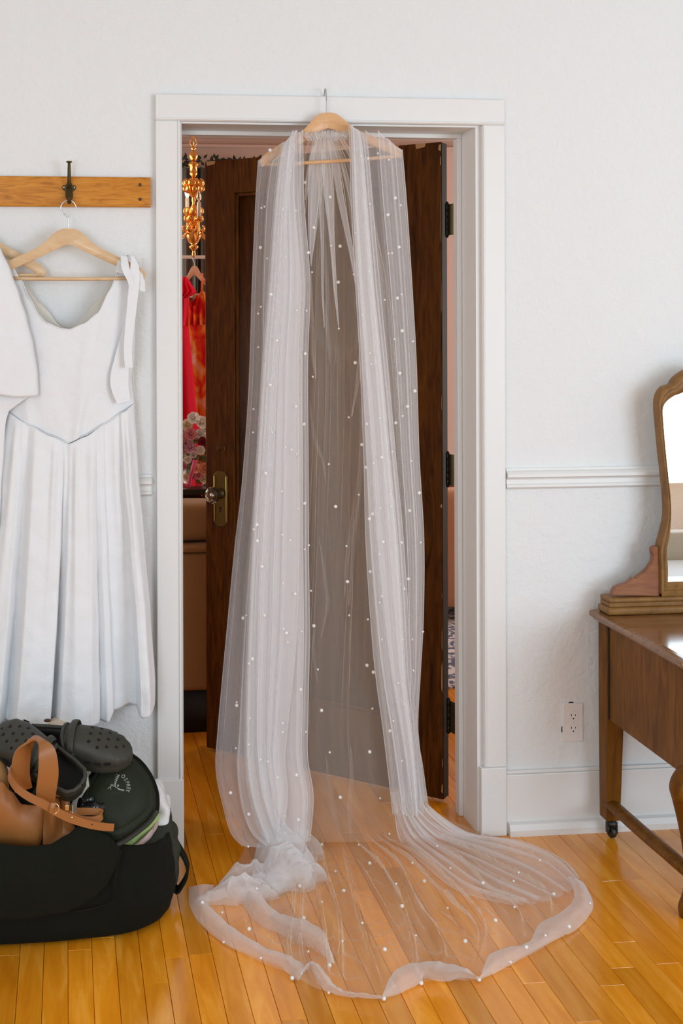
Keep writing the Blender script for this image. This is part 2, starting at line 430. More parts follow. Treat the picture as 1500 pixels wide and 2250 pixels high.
mb = MB(); mb.box(OX0-.09, OX0, WT, WT+.02, 0, OZ+.09); mb.box(OX1+.02, OX1+.1, WT, WT+.02, 0, OZ+.09); mb.box(OX0-.09, OX1+.1, WT, WT+.02, OZ+.02, OZ+.1)
struct('trim_11', mb, TRIM)
# baseboards with shoe moulding
mb = MB(); mb.box(1.263, XR, -.016, 0, 0, .172); mb.box(1.263, XR, -.012, 0, .172, .182)
struct('baseboard_right', mb, TRIM, bevel=.003)
mb = MB(); mb.prism([(1.268, -.016, 0), (1.268, -.036, 0), (1.268, -.038, .018), (1.268, -.030, .033), (1.268, -.016, .037)], (XR-1.268, 0, 0))
struct('trim_12', mb, TRIM)
mb = MB(); mb.box(XL, .248, -.016, 0, 0, .172); mb.box(XL, .248, -.012, 0, .172, .182); mb.box(XL, .246, -.03, 0, 0, .03)
struct('baseboard_left', mb, TRIM, bevel=.003)
# chair rails
def chair_rail(name, x0, x1):
    prof = [(0, 1.060), (-.010, 1.060), (-.012, 1.054), (-.020, 1.050), (-.026, 1.044), (-.026, 1.036), (-.016, 1.031), (-.013, 1.027), (-.013, 1.016), (-.018, 1.012), (-.018, 1.006), (-.008, 1.000), (0, .998)]
    mb = MB(); mb.prism([(x0, a, b) for a, b in prof], (x1-x0, 0, 0)); return struct(name, mb, TRIM)
chair_rail('trim_13', 1.268, XR); chair_rail('trim_14', XL, .237)

# ================================================================== the door leaf
hinge = Vector((1.150, .222, .012)); 
TH = math.radians(141)                               # direction of the leaf in plan
ex = Vector((math.cos(TH), math.sin(TH), 0)); ey = Vector((math.sin(TH), -math.cos(TH), 0))  # ey points into the thickness
W_, H_, T_ = .865, 2.028, .044
dr = bpy.data.objects.new('door_1', None); S.collection.objects.link(dr); dr.location = hinge; dr['kind'] = 'structure'
dr['label'] = 'dark brown stained wooden panel door standing ajar behind the veil'
def dl(x, y, z): return hinge + ex*x + ey*y + Vector((0, 0, z))
def dbox(x0, x1, y0, y1, z0, z1):
    m = MB(); m.box(x0, x1, y0, y1, z0, z1); m.v = [dl(*v) for v in m.v]; return m
if ey.y < 0: ey = -ey
SW, TR, BR = .118, .115, .225
dbox(0, SW, 0, T_, 0, H_).obj('door_stile', DOORW, dr, bevel=.004)
dbox(W_-SW, W_, 0, T_, 0, H_).obj('door_stile', DOORW, dr, bevel=.004)
dbox(SW, W_-SW, 0, T_, H_-TR, H_).obj('door_rail', DOORW, dr, bevel=.003)
dbox(SW, W_-SW, 0, T_, 0, BR).obj('door_rail', DOORW, dr, bevel=.003)
dbox(SW, W_-SW, .016, T_-.012, BR, H_-TR).obj('door_panel', DOORW, dr)
mm = MB()
for (a, b, c, d) in ((SW, SW+.012, BR, H_-TR), (W_-SW-.012, W_-SW, BR, H_-TR), (SW, W_-SW, BR, BR+.012), (SW, W_-SW, H_-TR-.012, H_-TR)):
    t = dbox(a, b, .006, .016, c, d); n = len(mm.v); mm.v += t.v; mm.f += [tuple(n+i for i in f) for f in t.f]
mm.obj('panel_moulding', DOORW, dr, bevel=.003)
dbox(-.001, 0, .002, T_-.002, .002, H_-.002).obj('hinge_edge', mat('dark_edge_varnish', (.008, .007, .003), .7), dr, smooth=False)
# worn chips along the hinge edge
chip = mat('bare_wood_chip', (.42, .24, .10), .7)
mm = MB()
rc = random.Random(5)
for (px_, z0, L, w0) in ((0, 2.00, .022, .010), (0, 1.955, .03, .004), (0, 1.72, .16, .002), (0, 1.5, .10, .002), (0, 1.2, .05, .002), (0, .46, .07, .003), (0, .33, .10, .005), (0, .10, .03, .003), (0, .02, .03, .006), (0, .9, .012, .006), (0, .62, .02, .002)):
    pts = [dl(x_, -.0006, z_) for x_, z_ in ((.001, z0), (w0, z0+L*.15), (w0*.8, z0+L*.8), (.001, z0+L))]
    mm.prism(pts, tuple(ey*.0005))
for (x0, x1) in ((.05, .085), (.14, .15), (.19, .195), (.82, .858)):
    mm.prism([dl(x0, -.0006, H_-.001), dl(x1, -.0006, H_-.001), dl(x1-.003, -.0006, H_-.016), dl(x0+.004, -.0006, H_-.012)], tuple(ey*.0005))
mm.obj('paint_chip', chip, dr, smooth=False)
# brass plate, glass knob
kx = W_-.062
def plate(x0, x1, z0, z1, c, y0, y1, m_, nm, par):
    ol = [(x0+c, z0), (x1-c, z0), (x1, z0+c), (x1, z1-c), (x1-c, z1), (x0+c, z1), (x0, z1-c), (x0, z0+c)]
    mm = MB(); mm.prism([dl(x_, y0, z_) for x_, z_ in ol], tuple(ey*(y1-y0))); return mm.obj(nm, m_, par, bevel=.002, origin=None)
def zof(py, xx):                                          # height on the door face for a photo row
    p = dl(xx, 0, 0); v = ray(440, py); 
    # solve along the vertical line through p
    z_cam = (p-CAM).dot(_d); return CAM.z + (PY0-py)/FPX*z_cam - hinge.z
zt, zb = zof(1035, kx), zof(1157, kx)
kn = Vector(dl(kx, 0, 0))
pl = plate(kx-.028, kx+.028, zb, zt, .015, -.003, 0, BRASS, 'lock_plate', dr)
mm = MB()
for s_ in (-1, 1): t = dbox(kx+s_*.0238-.0022, kx+s_*.0238+.0022, -.0065, -.003, zb+.017, zt-.017); n = len(mm.v); mm.v += t.v; mm.f += [tuple(n+i for i in f) for f in t.f]
mm.obj('raised_edge', mat('bright_brass', (.42, .30, .09), .3, .9), pl, bevel=.002)
zk = zof(1084, kx)
mm = MB(); mm.lathe([(.018, 0), (.018, .004), (.009, .006), (.009, .030), (.014, .034), (.014, .038)], dl(kx, -.003, zk), 20, axis=-ey); mm.obj('knob_shank', DARKBRASS, dr)
kprof = [(.008, .036), (.020, .038), (.0275, .045), (.029, .054), (.026, .062), (.018, .067), (.008, .068), (.001, .068)]
mm = MB(); mm.lathe(kprof, dl(kx, 0, zk), 12, axis=-ey); o = mm.obj('door_handle', GLASS, dr, smooth=False); tag(o, 'faceted clear glass knob')
mm = MB(); mm.lathe([(.001, .045), (.007, .045), (.009, .052), (.001, .056)], dl(kx, 0, zk), 12, axis=-ey); mm.obj('knob_core', STEEL, dr)
zl = zof(1116, kx)
mm = MB(); mm.lathe([(.0001, .0033), (.0042, .0033), (.0042, .0038), (.0001, .0038)], dl(kx, 0, zl), 14, axis=-ey)
t = dbox(kx-.0018, kx+.0018, -.0038, -.0033, zl-.015, zl); n = len(mm.v); mm.v += t.v; mm.f += [tuple(n+i for i in f) for f in t.f]
mm.obj('keyhole', BLACK, pl, smooth=False)
zr = zof(985, kx)
mm = MB(); mm.tube([dl(kx-.002+.015*math.cos(t), -.0008, zr+.015*math.sin(t)) for t in [2*PI*q/28 for q in range(29)]], .0013, 8, cap=False); mm.obj('lock_ring', BRASS, dr)
mm = MB(); mm.lathe([(.001, 0), (.0133, 0), (.0133, .001), (.001, .001)], dl(kx-.002, 0, zr), 24, axis=-ey); mm.obj('lock_blank', DOORW, dr)
# hinges in the gap
for zc in (1.80, 1.03, .27):
    mm = MB(); hp = dl(-.012, T_*.35, 0)
    for k in range(5): mm.lathe([(.0055, zc-.05+k*.02), (.0065, zc-.049+k*.02), (.0065, zc-.031+k*.02), (.0055, zc-.030+k*.02)], (hp.x, hp.y, 0), 12)
    mm.lathe([(.001, zc-.056), (.005, zc-.053), (.005, zc+.053), (.001, zc+.057)], (hp.x, hp.y, 0), 10)
    hg = mm.obj('hinge', IRON, dr)
    mm = MB(); mm.prism([(hp.x, hp.y, zc-.048), (OX1, .19, zc-.048), (OX1, .19, zc+.048), (hp.x, hp.y, zc+.048)], (0, .002, 0)); mm.obj('hinge_leaf', DARKBRASS, hg, smooth=False)

# ================================================================== peg rail, hook
x1 = .237
mb = MB(); mb.prism([(-1.3, 0, 1.811), (-1.3, 0, 1.8955), (-1.3, -.017, 1.8955), (-1.3, -.020, 1.8925), (-1.3, -.020, 1.814), (-1.3, -.017, 1.811)], (x1+1.3, 0, 0))
pr = tag(mb.obj('peg_rail', OAK, bevel=.002), 'honey oak board fixed along the white wall carrying the brass coat hook', 'peg rail')
for z_ in (1.833, 1.874):
    mb = MB(); mb.lathe([(.001, -.0005), (.0045, -.0005), (.0045, .001), (.001, .001)], (.207, -.0205, z_), 14, axis=(0, -1, 0)); mb.obj('wood_plug', mat('dark_plug', (.06, .035, .015), .6), pr)
hx = at(152, 420, -.03).x
ch = empty('coat_hook', (hx, -.02, 1.80), 'aged brass double coat hook on the oak rail above the white dress', 'coat hook')
mb = MB()
ol = [(-.007, 1.829), (-.011, 1.840), (-.010, 1.853), (-.016, 1.857), (-.020, 1.864), (-.016, 1.871), (-.009, 1.870), (-.006, 1.877), (0, 1.880)]
ol = ol+[(-a, b) for a, b in reversed(ol[:-1])]
mb.prism([(hx+a, -.0205, b) for a, b in ol], (0, -.004, 0)); mb.obj('back_plate', DARKBRASS, ch, bevel=.0015)
mb = MB(); mb.tube(spline([(hx, -.024, 1.862), (hx, -.036, 1.872), (hx, -.044, 1.892), (hx, -.050, 1.920), (hx, -.054, 1.930)], 20), [.0065-.003*i/19 for i in range(20)], 12)
mb.lathe([(.003, 0), (.0075, .001), (.0085, .003), (.007, .005), (.001, .0055)], (hx, -.054, 1.9285), 16); mb.obj('hat_prong', DARKBRASS, ch)
mb = MB(); mb.tube(spline([(hx, -.024, 1.860), (hx, -.034, 1.848), (hx, -.042, 1.832), (hx, -.050, 1.822), (hx, -.060, 1.820), (hx, -.066, 1.826)], 20), [.0085-.0035*i/19 for i in range(20)], 12)
mb.ball((hx, -.066, 1.828), .0055); mb.obj('coat_prong', DARKBRASS, ch)
for s_ in (-1, 1):
    mb = MB(); mb.ball((hx+s_*.0145, -.0255, 1.864), .0032, 10, 6); mb.obj('screw', STEEL, ch)

# ================================================================== hangers
TOPC = [(0, 0), (.014, -.001), (.028, -.006), (.042, -.017), (.056, -.031), (.075, -.047), (.10, -.062), (.14, -.081), (.18, -.101), (.198, -.113), (.208, -.126)]
BOTC = [(0, -.044), (.014, -.048), (.03, -.056), (.06, -.071), (.10, -.090), (.14, -.109), (.175, -.128), (.195, -.141), (.203, -.142)]
def make_hanger(name, peak, half, roll, yaw, m_, label, group=None, hook='front', flatR=False, bar=True):
    t = empty(name, peak, label, 'hanger', group)
    k = half/.208
    Mx = Matrix.Translation(peak) @ Matrix.Rotation(roll, 4, 'Y') @ Matrix.Rotation(yaw, 4, 'Z')
    top = TOPC; bot = BOTC
    ol = [(a*k, b) for a, b in top] + [(a*k, b) for a, b in reversed(bot)]
    ol2 = ol + [(-a, b) for a, b in reversed(ol) if abs(a) > 1e-6]
    # left half first, then right half: one curved yoke
    right = [(a, b) for a, b in ol]; left = [(-a, b) for a, b in ol]
    mb = MB()
    for half_, s_ in ((right, 1), (left, -1)):
        n = len(half_); 
        tp = [(a*k*s_, b) for a, b in top]; bt = [(a*k*s_, b) for a, b in bot]
        N = 26; A = spline([(a, 0, b) for a, b in tp], N); B = spline([(a, 0, b) for a, b in bt], N)
        rows = []
        for i in range(N):
            cy = -.022*(i/(N-1))**2                        # arms sweep slightly forward
            th = .0075
            rows.append([A[i]+Vector((0, cy-th*.6, 0)), A[i]+Vector((0, cy+th*.6, 0)), A[i].lerp(B[i], .2)+Vector((0, cy+th, 0)), A[i].lerp(B[i], .8)+Vector((0, cy+th, 0)), B[i]+Vector((0, cy+th*.6, 0)), B[i]+Vector((0, cy-th*.6, 0)), A[i].lerp(B[i], .8)+Vector((0, cy-th, 0)), A[i].lerp(B[i], .2)+Vector((0, cy-th, 0))])
        mb.grid(rows, closed=True, flip=(s_ < 0)); q = len(mb.v); mb.f.append(tuple(q-8+i for i in range(8)))
    mb.v = [Mx @ v for v in mb.v]; mb.obj('hanger_arms', m_, t, angle=.9)
    if bar:
        mb = MB(); mb.tube([Mx @ Vector((-.19*k, -.017, -.136)), Mx @ Vector((-.1*k, -.017, -.139)), Mx @ Vector((.1*k, -.017, -.139)), Mx @ Vector((.19*k, -.017, -.136))], .0052, 10); mb.obj('trouser_bar', m_, t)
    return t, Mx
# hanger of the white dress
pk = at(150, 502, -.062)
h1, M1 = make_hanger('wooden_hanger', pk, .212, 0, 0, BEECH, 'pale wooden hanger under the coat hook, holding the sleeveless white dress')
hk = [(0, 0, -.012), (0, 0, .026), (-.004, 0, .034), (-.014, 0, .043), (-.0205, 0, .056), (-.017, 0, .068), (-.006, 0, .0765), (.006, 0, .077), (.016, 0, .071), (.022, 0, .060), (.026, 0, .052)]
prong = Vector((hx, -.056, 1.820))
hk = [pk+Vector((a, b+.002, c)) for a, b, c in hk]
mb = MB(); mb.tube(spline(hk, 60), .0018, 8); mb.obj('hook', STEEL, h1)
# hanger of the other white garment, half hidden at the left edge
pk2 = at(-62, 490, -.05)
h2, M2 = make_hanger('wooden_hanger', pk2, .205, .035, .12, BEECH, 'pale wooden hanger at the left edge, its tip behind the short-sleeved white dress')
mb = MB(); mb.tube(spline([pk2+Vector(p) for p in ((0, 0, -.01), (0, 0, .03), (-.016, 0, .045), (-.016, 0, .065), (0, 0, .078), (.018, 0, .066))], 40), .0018, 8); mb.obj('hook', STEEL, h2)
# hanger of the veil, hooked over the head casing
pk3 = at(717, 248, -.052)
h3, M3_ = make_hanger('wooden_hanger', pk3, .204, -.073, .0, BEECH2, 'orange-toned wooden hanger hooked over the door casing, carrying the veil')
mb = MB(); hz = 2.131
mb.tube(spline([pk3+Vector((0, 0, -.012)), pk3+Vector((0, 0, .03)), Vector((pk3.x, -.052, hz-.020)), Vector((pk3.x, -.047, hz+.004)), Vector((pk3.x+.001, -.036, hz+.018)), Vector((pk3.x+.002, -.020, hz+.018)), Vector((pk3.x+.003, -.010, hz+.008)), Vector((pk3.x+.003, -.006, hz+.002))], 50), .0018, 8); mb.obj('hook', STEEL, h3)

# ================================================================== white dress
def yt(tab, x): return interp(tab, x)
DY = -.075
NECK = [(-20, 560), (20, 572), (45, 612), (65, 655), (86, 692), (101, 708), (135, 721), (153, 723), (184, 711), (215, 688), (242, 636), (260, 594), (276, 572), (288, 590), (296, 640), (300, 700)]
SEAM = [(-20, 890), (12, 905), (60, 932), (110, 956), (150, 973), (185, 958), (230, 930), (270, 905), (300, 885)]
dress = empty('white_dress', at(150, 1580, -.05), 'long sleeveless white linen dress with V neck, hanging on the oak rail', 'dress')
def wrinkle(p, s, a, seed=0.0): return a*noise.noise(Vector((p.x*s+seed, p.y*s, p.z*s)))
def half(u): return math.sqrt(max(0, 1-(2*u-1)**2))
NU, NV = 110, 70
rows = []
for i in range(NV):
    v = i/(NV-1); row = []
    for j in range(NU):
        u = j/(NU-1)
        L = 4+ (8-4)*v; Rr = interp([(0, 292), (.3, 298), (.6, 296), (.8, 290), (1, 296)], v)
        px_ = L+(Rr-L)*u
        y0 = yt(NECK, px_); y1 = yt(SEAM, px_); py_ = y0+(y1-y0)*v
        bl = .045*half(u)**.8
        Y = -.045-bl
        p = at(px_, py_, Y)
        # diagonal drag folds from the shoulder and darts toward the waist
        g = .006*math.exp(-((px_-205-(py_-640)*-.12)/13)**2) + .007*math.exp(-((px_-238+(py_-650)*.22)/9)**2) - .005*math.exp(-((px_-222+(py_-700)*.18)/9)**2)
        g += .004*math.exp(-((px_-60-(py_-900)*.1)/10)**2)
        p.y -= g*min(1, v*3) + wrinkle(p, 14, .004) + wrinkle(p, 40, .0012)
        row.append(p)
    rows.append(row)
mb = MB(); mb.grid(rows); mb.obj('bodice', LINEN, dress, solid=.0015)
# inside of the back, seen in the neckline
rows = []
BK = [(-10, 560), (46, 616), (90, 666), (135, 716), (150, 722), (168, 710), (215, 655), (245, 612), (270, 575), (296, 600)]
for i in range(30):
    v = i/29; row = []
    for j in range(60):
        px_ = 8+(294-8)*j/59; y0 = interp(BK, px_)+2; y1 = 960; row.append(at(px_, y0+(y1-y0)*v, -.034+.004*math.sin(j*.4)))
    rows.append(row)
mb = MB(); mb.grid(rows); o = mb.obj('back_bodice', LININGC, dress, solid=.0015)
# seam piping at the neck
mb = MB(); mb.tube([at(x_, interp(NECK, x_)+1, -.045-.045*half((x_-4)/289)**.8-.002) for x_ in range(45, 268, 4)], .0014, 6); mb.obj('neck_binding', LINEN, dress)
mb = MB(); mb.tube([at(x_, interp(SEAM, x_), -.047-.045*half((x_-6)/290)**.8-.0045) for x_ in range(12, 296, 4)], .0013, 6); mb.obj('waist_seam', LINEN, dress)
# skirt: deep soft folds widening to the hem
HEM = [(-70, 1575), (10, 1578), (45, 1583), (60, 1574), (100, 1583), (128, 1570), (140, 1577), (190, 1579), (238, 1576), (246, 1560), (262, 1556), (285, 1546), (298, 1550), (310, 1562), (330, 1556), (342, 1532)]
FOLD = [(0, .0), (.05, .5), (.16, .75), (.20, .15), (.255, .9), (.31, .95), (.40, .80), (.445, .75), (.452, .05), (.47, .1), (.50, .8), (.58, 1.0), (.66, .85), (.70, .55), (.705, .2), (.74, .5), (.765, .42), (.775, .05), (.84, .02), (.89, .1), (.905, .9), (.95, 1.0), (.985, .6), (1, .0)]
NU, NV = 260, 130
rows = []
for i in range(NV):
    v = i/(NV-1); row = []
    for j in range(NU):
        u = j/(NU-1)
        L = 8+(-72-8)*v**1.1; Rr = interp([(0, 296), (.2, 304), (.45, 318), (.7, 331), (.95, 341), (1, 341)], v)
        px_ = L+(Rr-L)*u
        xs = 6+290*u; y0 = yt(SEAM, xs); y1 = yt(HEM, px_); py_ = y0+(y1-y0)*v
        uu = u+.010*math.sin(v*3+u*9)
        fold = interp(FOLD, uu); amp = .085*min(1, .12+v*1.05)
        fine = (.5+.5*math.sin(u*2*PI*9+2.1*math.sin(u*13)))**2*.012*(1-v)**1.3*min(1, v*8)
        Y = -.048-(.043-.013*v)*half(u)**.8-amp*fold-fine
        base = at(px_, py_, -.075); p = Vector((base.x, Y, base.z))
        p.y -= wrinkle(p, 10, .006*v+.002) + wrinkle(p, 32, .0022)
        row.append(p)
    rows.append(row)
mb = MB(); mb.grid(rows); mb.obj('skirt', LINEN, dress, solid=.0015)
rows = [[Vector((at(interp([(0, 10), (1, -60)], i/20)+(interp([(0, 292), (1, 334)], i/20)-interp([(0, 10), (1, -60)], i/20))*j/40, 930+(1562-930)*i/20, -.04).x, -.022+.006*math.sin(j*.9), at(100, 930+(1562-930)*i/20, -.04).z)) for j in range(41)] for i in range(21)]
mb = MB(); mb.grid(rows); mb.obj('back_skirt', LINEN, dress, solid=.0015)
# tied straps hanging from the shoulder
Z = Vector
def strap(pts, Y, wpx, name='strap', th=.0015):
    P = [at(a, b, y_) for (a, b), y_ in zip(pts, Y)]
    rb = ribbon(P, [q*.00128 for q in wpx], [Vector((1, .25, 0))]*len(P), 40, th); return rb.obj(name, LINEN, dress, angle=.7)
strap([(291, 563), (296, 600), (289, 680), (281, 760), (283, 808)], [-.092, -.100, -.104, -.108, -.110], [6, 22, 21, 18, 17])
strap([(272, 563), (276, 590), (287, 620), (289, 660)], [-.090, -.108, -.106, -.100], [14, 17, 12, 6])
strap([(300, 590), (308, 610), (312, 632), (318, 640)], [-.085, -.09, -.088, -.086], [10, 16, 14, 4])
strap([(281, 720), (268, 790), (262, 840), (272, 884)], [-.085, -.090, -.094, -.095], [20, 34, 40, 30])
strap([(262, 600), (268, 570), (276, 565), (290, 590)], [-.088, -.075, -.060, -.050], [16, 18, 18, 14], 'shoulder_strap')

# second garment at the left edge
dress2 = empty('white_dress', at(-60, 1500, -.10), 'short-sleeved white linen dress cut off by the left edge, overlapping the other dress', 'dress')
NU, NV = 70, 60
RB = [(545, 2), (600, 26), (650, 44), (700, 60), (760, 74), (820, 83), (866, 85)]
rows = []
for i in range(NV):
    v = i/(NV-1); row = []
    for j in range(NU):
        u = j/(NU-1); py_ = 545+v*(322+ (6*math.sin(u*9))*v)
        R_ = interp(RB, py_); L_ = -150-60*v; px_ = L_+(R_-L_)*u
        Y = -.105-.042*half(.5+.5*u)**.7
        p = at(px_, py_, Y); p.y -= wrinkle(p, 12, .008, 3)+wrinkle(p, 40, .0015)+(.003 if 736 < py_ < 741 else 0)
        row.append(p)
    rows.append(row)
mb = MB(); mb.grid(rows); mb.obj('sleeve', LINEN, dress2, solid=.0015)
rows = [[at((-150+(R_-8+150)*j/30), 600+(852-600)*i/20, -.100+.002*math.sin(j)) for j in range(31)] for i, R_ in [(k, interp(RB, 600+252*k/20)) for k in range(21)]]
mb = MB(); mb.grid(rows); mb.obj('sleeve_back', LINEN, dress2, solid=.0015)
rows = []
RB2 = [(840, 76), (872, 64), (890, 36), (905, 18), (930, 12), (980, 9), (1080, 2), (1300, -8), (1560, -20)]
for i in range(70):
    v = i/69; py_ = 840+720*v; R_ = interp(RB2, py_); row = []
    for j in range(60):
        u = j/59; px_ = -220+(R_+220)*u
        p = at(px_, py_, -.118+.02*u*u-.03*math.sin(u*22+v)*v*(1-u)); p.y -= wrinkle(p, 12, .005, 8); row.append(p)
    rows.append(row)
mb = MB(); mb.grid(rows); mb.obj('dress_body', LINEN, dress2, solid=.0015)

# ================================================================== veil
veil = empty('bridal_veil', onz(720, 1850, .0), 'sheer white tulle veil with scattered pearls hung in the doorway, train on the floor', 'veil')
VPARTS = []
def pleat(u, v, ks, seed, drift=.35, warp=.02):
    uw = u+warp*math.sin(2*PI*(2.3*u+.25*v)+seed)+warp*.5*math.sin(2*PI*(5.1*u-.2*v)+seed*2)
    s = 0; tot = 0
    for i, (k, a) in enumerate(ks):
        s += a*math.sin(2*PI*k*uw+seed*(i+1)*1.7+drift*v*(i+1)+.5*math.sin(3*v+i)); tot += a
    return s/tot
def sheet(name, rows, nu, nv, ks, amp, seed, m_=None, extra=None, warp=.02, axis=None, curl=(0, 0), cre=0):
    P = surface(rows, nu, nv); rq = random.Random(int(seed*100)); du_ = 1.0/nu
    CR = [(rq.random(), rq.uniform(2.2, 4.5)*du_, rq.uniform(.004, .008), rq.uniform(-.10, .10), rq.uniform(-.3, .6), rq.uniform(.4, .9)) for _ in range((cre+1)//2)]
    def fn(u, v, p, n):
        a = amp(v, u) if callable(amp) else amp
        d = pleat(u, v, ks, seed, warp=warp)*a
        for (c_, w_, a_, sl_, v0_, L_) in CR:
            tq = (v-v0_)/L_
            if 0 < tq < 1: d += a_*math.sin(PI*tq)*math.exp(-((u-c_-sl_*(v-.5))/w_)**2)
        if curl[0]: d += curl[0]*math.exp(-u/(1.5*du_))
        if curl[1]: d += curl[1]*math.exp(-(1-u)/(1.5*du_))
        q = p+(axis if axis is not None else n)*d
        if extra: q = extra(u, v, q, n)
        if q.z < .004: q.z = .004+abs(q.z-.004)*.02
        return q
    P = displace(P, fn)
    mb = MB(); mb.grid(P); o = mb.obj(name, m_ or TULLE, veil); VPARTS.append(o); return o
def rw(py, L, R, Y, n=5, sag=0):
    a_, b_ = py if isinstance(py, tuple) else (py, py)
    return [at(L+(R-L)*k/(n-1), a_+(b_-a_)*k/(n-1)+sag*(1-(2*k/(n-1)-1)**2), Y) for k in range(n)]
def mid(q): return (q[0]+q[1])/2 if isinstance(q, tuple) else q
FWD = Vector((0, -1, 0))
# 1. one continuous back layer: shoulders -> floor -> train
def hang(py, L, R, Y, sag=0): return rw(py, L, R, Y, 9, sag)
top = [at(a, b, y_) for a, b, y_ in ((566, 362, -.07), (600, 333, -.06), (640, 312, -.045), (680, 298, -.035), (715, 293, -.03), (760, 297, -.035), (800, 305, -.045), (845, 318, -.06), (882, 338, -.07))]
fl_ = lambda pts, z=.008: [onz(a, b, z) for a, b in pts]
rows = [top, hang(450, 561, 893, -.05), hang(640, 552, 905, -.05), hang(850, 545, 915, -.05), hang(1050, 532, 922, -.055), hang(1250, 517, 927, -.06), hang(1450, 500, 924, -.065), hang(1620, 492, 920, -.07),
        hang(1750, 500, 935, -.08),
        fl_([(540, 1850), (585, 1850), (640, 1850), (690, 1848), (740, 1845), (790, 1840), (850, 1832), (920, 1815), (985, 1800)], .012),
        fl_([(500, 1925), (560, 1925), (620, 1925), (690, 1925), (765, 1922), (850, 1912), (940, 1895), (1030, 1868), (1110, 1850)]),
        fl_([(450, 1985), (530, 2005), (610, 2015), (700, 2020), (795, 2020), (900, 2005), (1010, 1975), (1120, 1925), (1210, 1885)]),
        fl_([(440, 2020), (520, 2070), (610, 2095), (700, 2115), (820, 2125), (940, 2090), (1070, 2050), (1190, 1980), (1270, 1925)]),
        fl_([(445, 2035), (510, 2085), (640, 2145), (710, 2180), (840, 2194), (935, 2160), (1052, 2150), (1200, 2080), (1299, 1990)])]
VF = 9/13.
def amp_main(v, u):
    if v < VF: return interp([(0, .004), (.1, .006), (.3, .010), (.5, .011), (VF-.05, .014), (VF, .010)], v)
    return 0
def ridge(x, w): return math.exp(-(x/w)**2)
RID = [(random.random(), random.uniform(.002, .0048), random.uniform(.006, .017), random.uniform(-.05, .05), random.uniform(.0, .55), random.uniform(.35, 1)) for _ in range(46)]
for k_ in (0.29, .33, .385, .42, .50, .60, .655, .70, .735, .80, .86): RID.append((k_, .0045, .026, random.uniform(-.03, .03), 0, .95))
def train(u, v, q, n):
    if v > VF-.05:
        t = (v-VF)/(1-VF); h = 0
        for (c, w_, a, sl, t0, t1) in RID:
            if t0 < t < t1 or t0 == 0:
                e_ = 1 if t0 == 0 else math.sin(PI*(t-t0)/(t1-t0))
                e_ *= max(0, min(1, (t1-t)*4))
                h += a*e_*ridge(u-c-sl*t-.008*math.sin(7*t+c*40), w_)
        # small crumples across the train
        z2 = noise.noise(Vector((q.x*7, q.y*7, 1.3))); z3 = noise.noise(Vector((q.x*16, q.y*16, 5.3)))
        h += .006*max(0, 1-abs(z2)*7)*max(0, min(1, t*2)) + .003*max(0, 1-abs(z3)*6)*max(0, min(1, t*2))
        h += .006*(noise.noise(Vector((q.x*5, q.y*5, 9)))+.4)
        q = q+Vector((0, 0, 1))*h*min(1, (t+.1)*3)
    else:
        # hanging: long narrow creases and the swag where the net bellies out
        tt = v/VF
        c = 0
        for (cc, w_, a, sl, t0, t1) in RID[:26]:
            s0 = .45*((cc*7.3) % 1)
            if s0 < tt < s0+.45: c += a*.8*math.sin(PI*(tt-s0)/.45)*ridge(u-.15-.7*cc-sl*1.5*(tt-.5), .004)
        q = q+FWD*c
    return q
sheet('back_layer', rows, 330, 300, [(3, 1), (7, .5)], amp_main, 1.3, TULLE_F, train, axis=None)
# 2. inner layer gathered at the neck, fanning out to the full width and down to the floor
FANK = [(random.random(), random.uniform(.35, 1)) for _ in range(22)]
def fan(u, v, q, n):
    d = 0
    for k, (c, L_) in enumerate(FANK):
        if v < L_*.62: d += .016*math.sin(PI*min(1, (v+.06)/(L_*.62+.06)))*math.exp(-((u-c)/.0045)**2)
    xc_ = (2*u-1); sw = math.exp(-((v-.545+.20*xc_*xc_)/.009)**2)*max(0, 1-abs(xc_)*2.6)**.5 if abs(xc_) < .38 else 0
    return q+FWD*(d+.022*sw)
rows = [rw(294, 688, 742, -.050), rw(312, 676, 754, -.055), rw(360, 664, 782, -.055), rw(450, 650, 812, -.052), rw(620, 620, 850, -.050), rw(800, 590, 880, -.048), rw(1050, 560, 900, -.045), rw(1350, 530, 915, -.045), rw(1650, 515, 920, -.05), rw(1850, 560, 960, -.07)]
sheet('gathered_layer', rows, 380, 200, [(13, 1), (23, .6), (7, .5)], lambda v, u: .013*max(0, 1-v*2.2)**1.3+.0022, 2.2, TULLE_F, fan, axis=FWD, warp=.012)
rows = [rw(286, 662, 768, -.050), rw(292, 664, 766, -.066), rw(300, 668, 764, -.072), rw(309, 676, 756, -.062)]
sheet('gathered_band', rows, 160, 14, [(23, 1), (9, .5)], .004, 3.3, TULLE_D)
# 5. front panels
LT = [((330, 302), 620, 665, -.030), ((316, 287), 619, 665, -.052), ((322, 295), 618, 665, -.085), (350, 611, 666, -.100), (450, 600, 668, -.105), (620, 588, 681, -.105), (800, 574, 676, -.105), (1000, 562, 677, -.108), (1200, 550, 678, -.110), (1400, 541, 680, -.113), (1560, 536, 677, -.116), (1660, 536, 676, -.12), (1740, 545, 688, -.14), (1800, 562, 686, -.15), (1850, 580, 680, -.16)]
def off(T, dl_, dr_, dy): return [rw(a, b+dl_, c+dr_, d_+dy) for a, b, c, d_ in T]
CU = (.010, .010)
sheet('front_panel', off(LT, 0, 0, 0), 240, 150, [(1.3, 1), (3.1, .6), (5.3, .25)], lambda v, u: .006+.006*v, 1.1, TULLE_D, axis=FWD, curl=CU, cre=9)
sheet('front_panel', off(LT, 6, -14, -.020), 240, 150, [(1.7, 1), (3.7, .5)], lambda v, u: .006+.004*v, 6.4, TULLE_D, axis=FWD, curl=CU, cre=8)
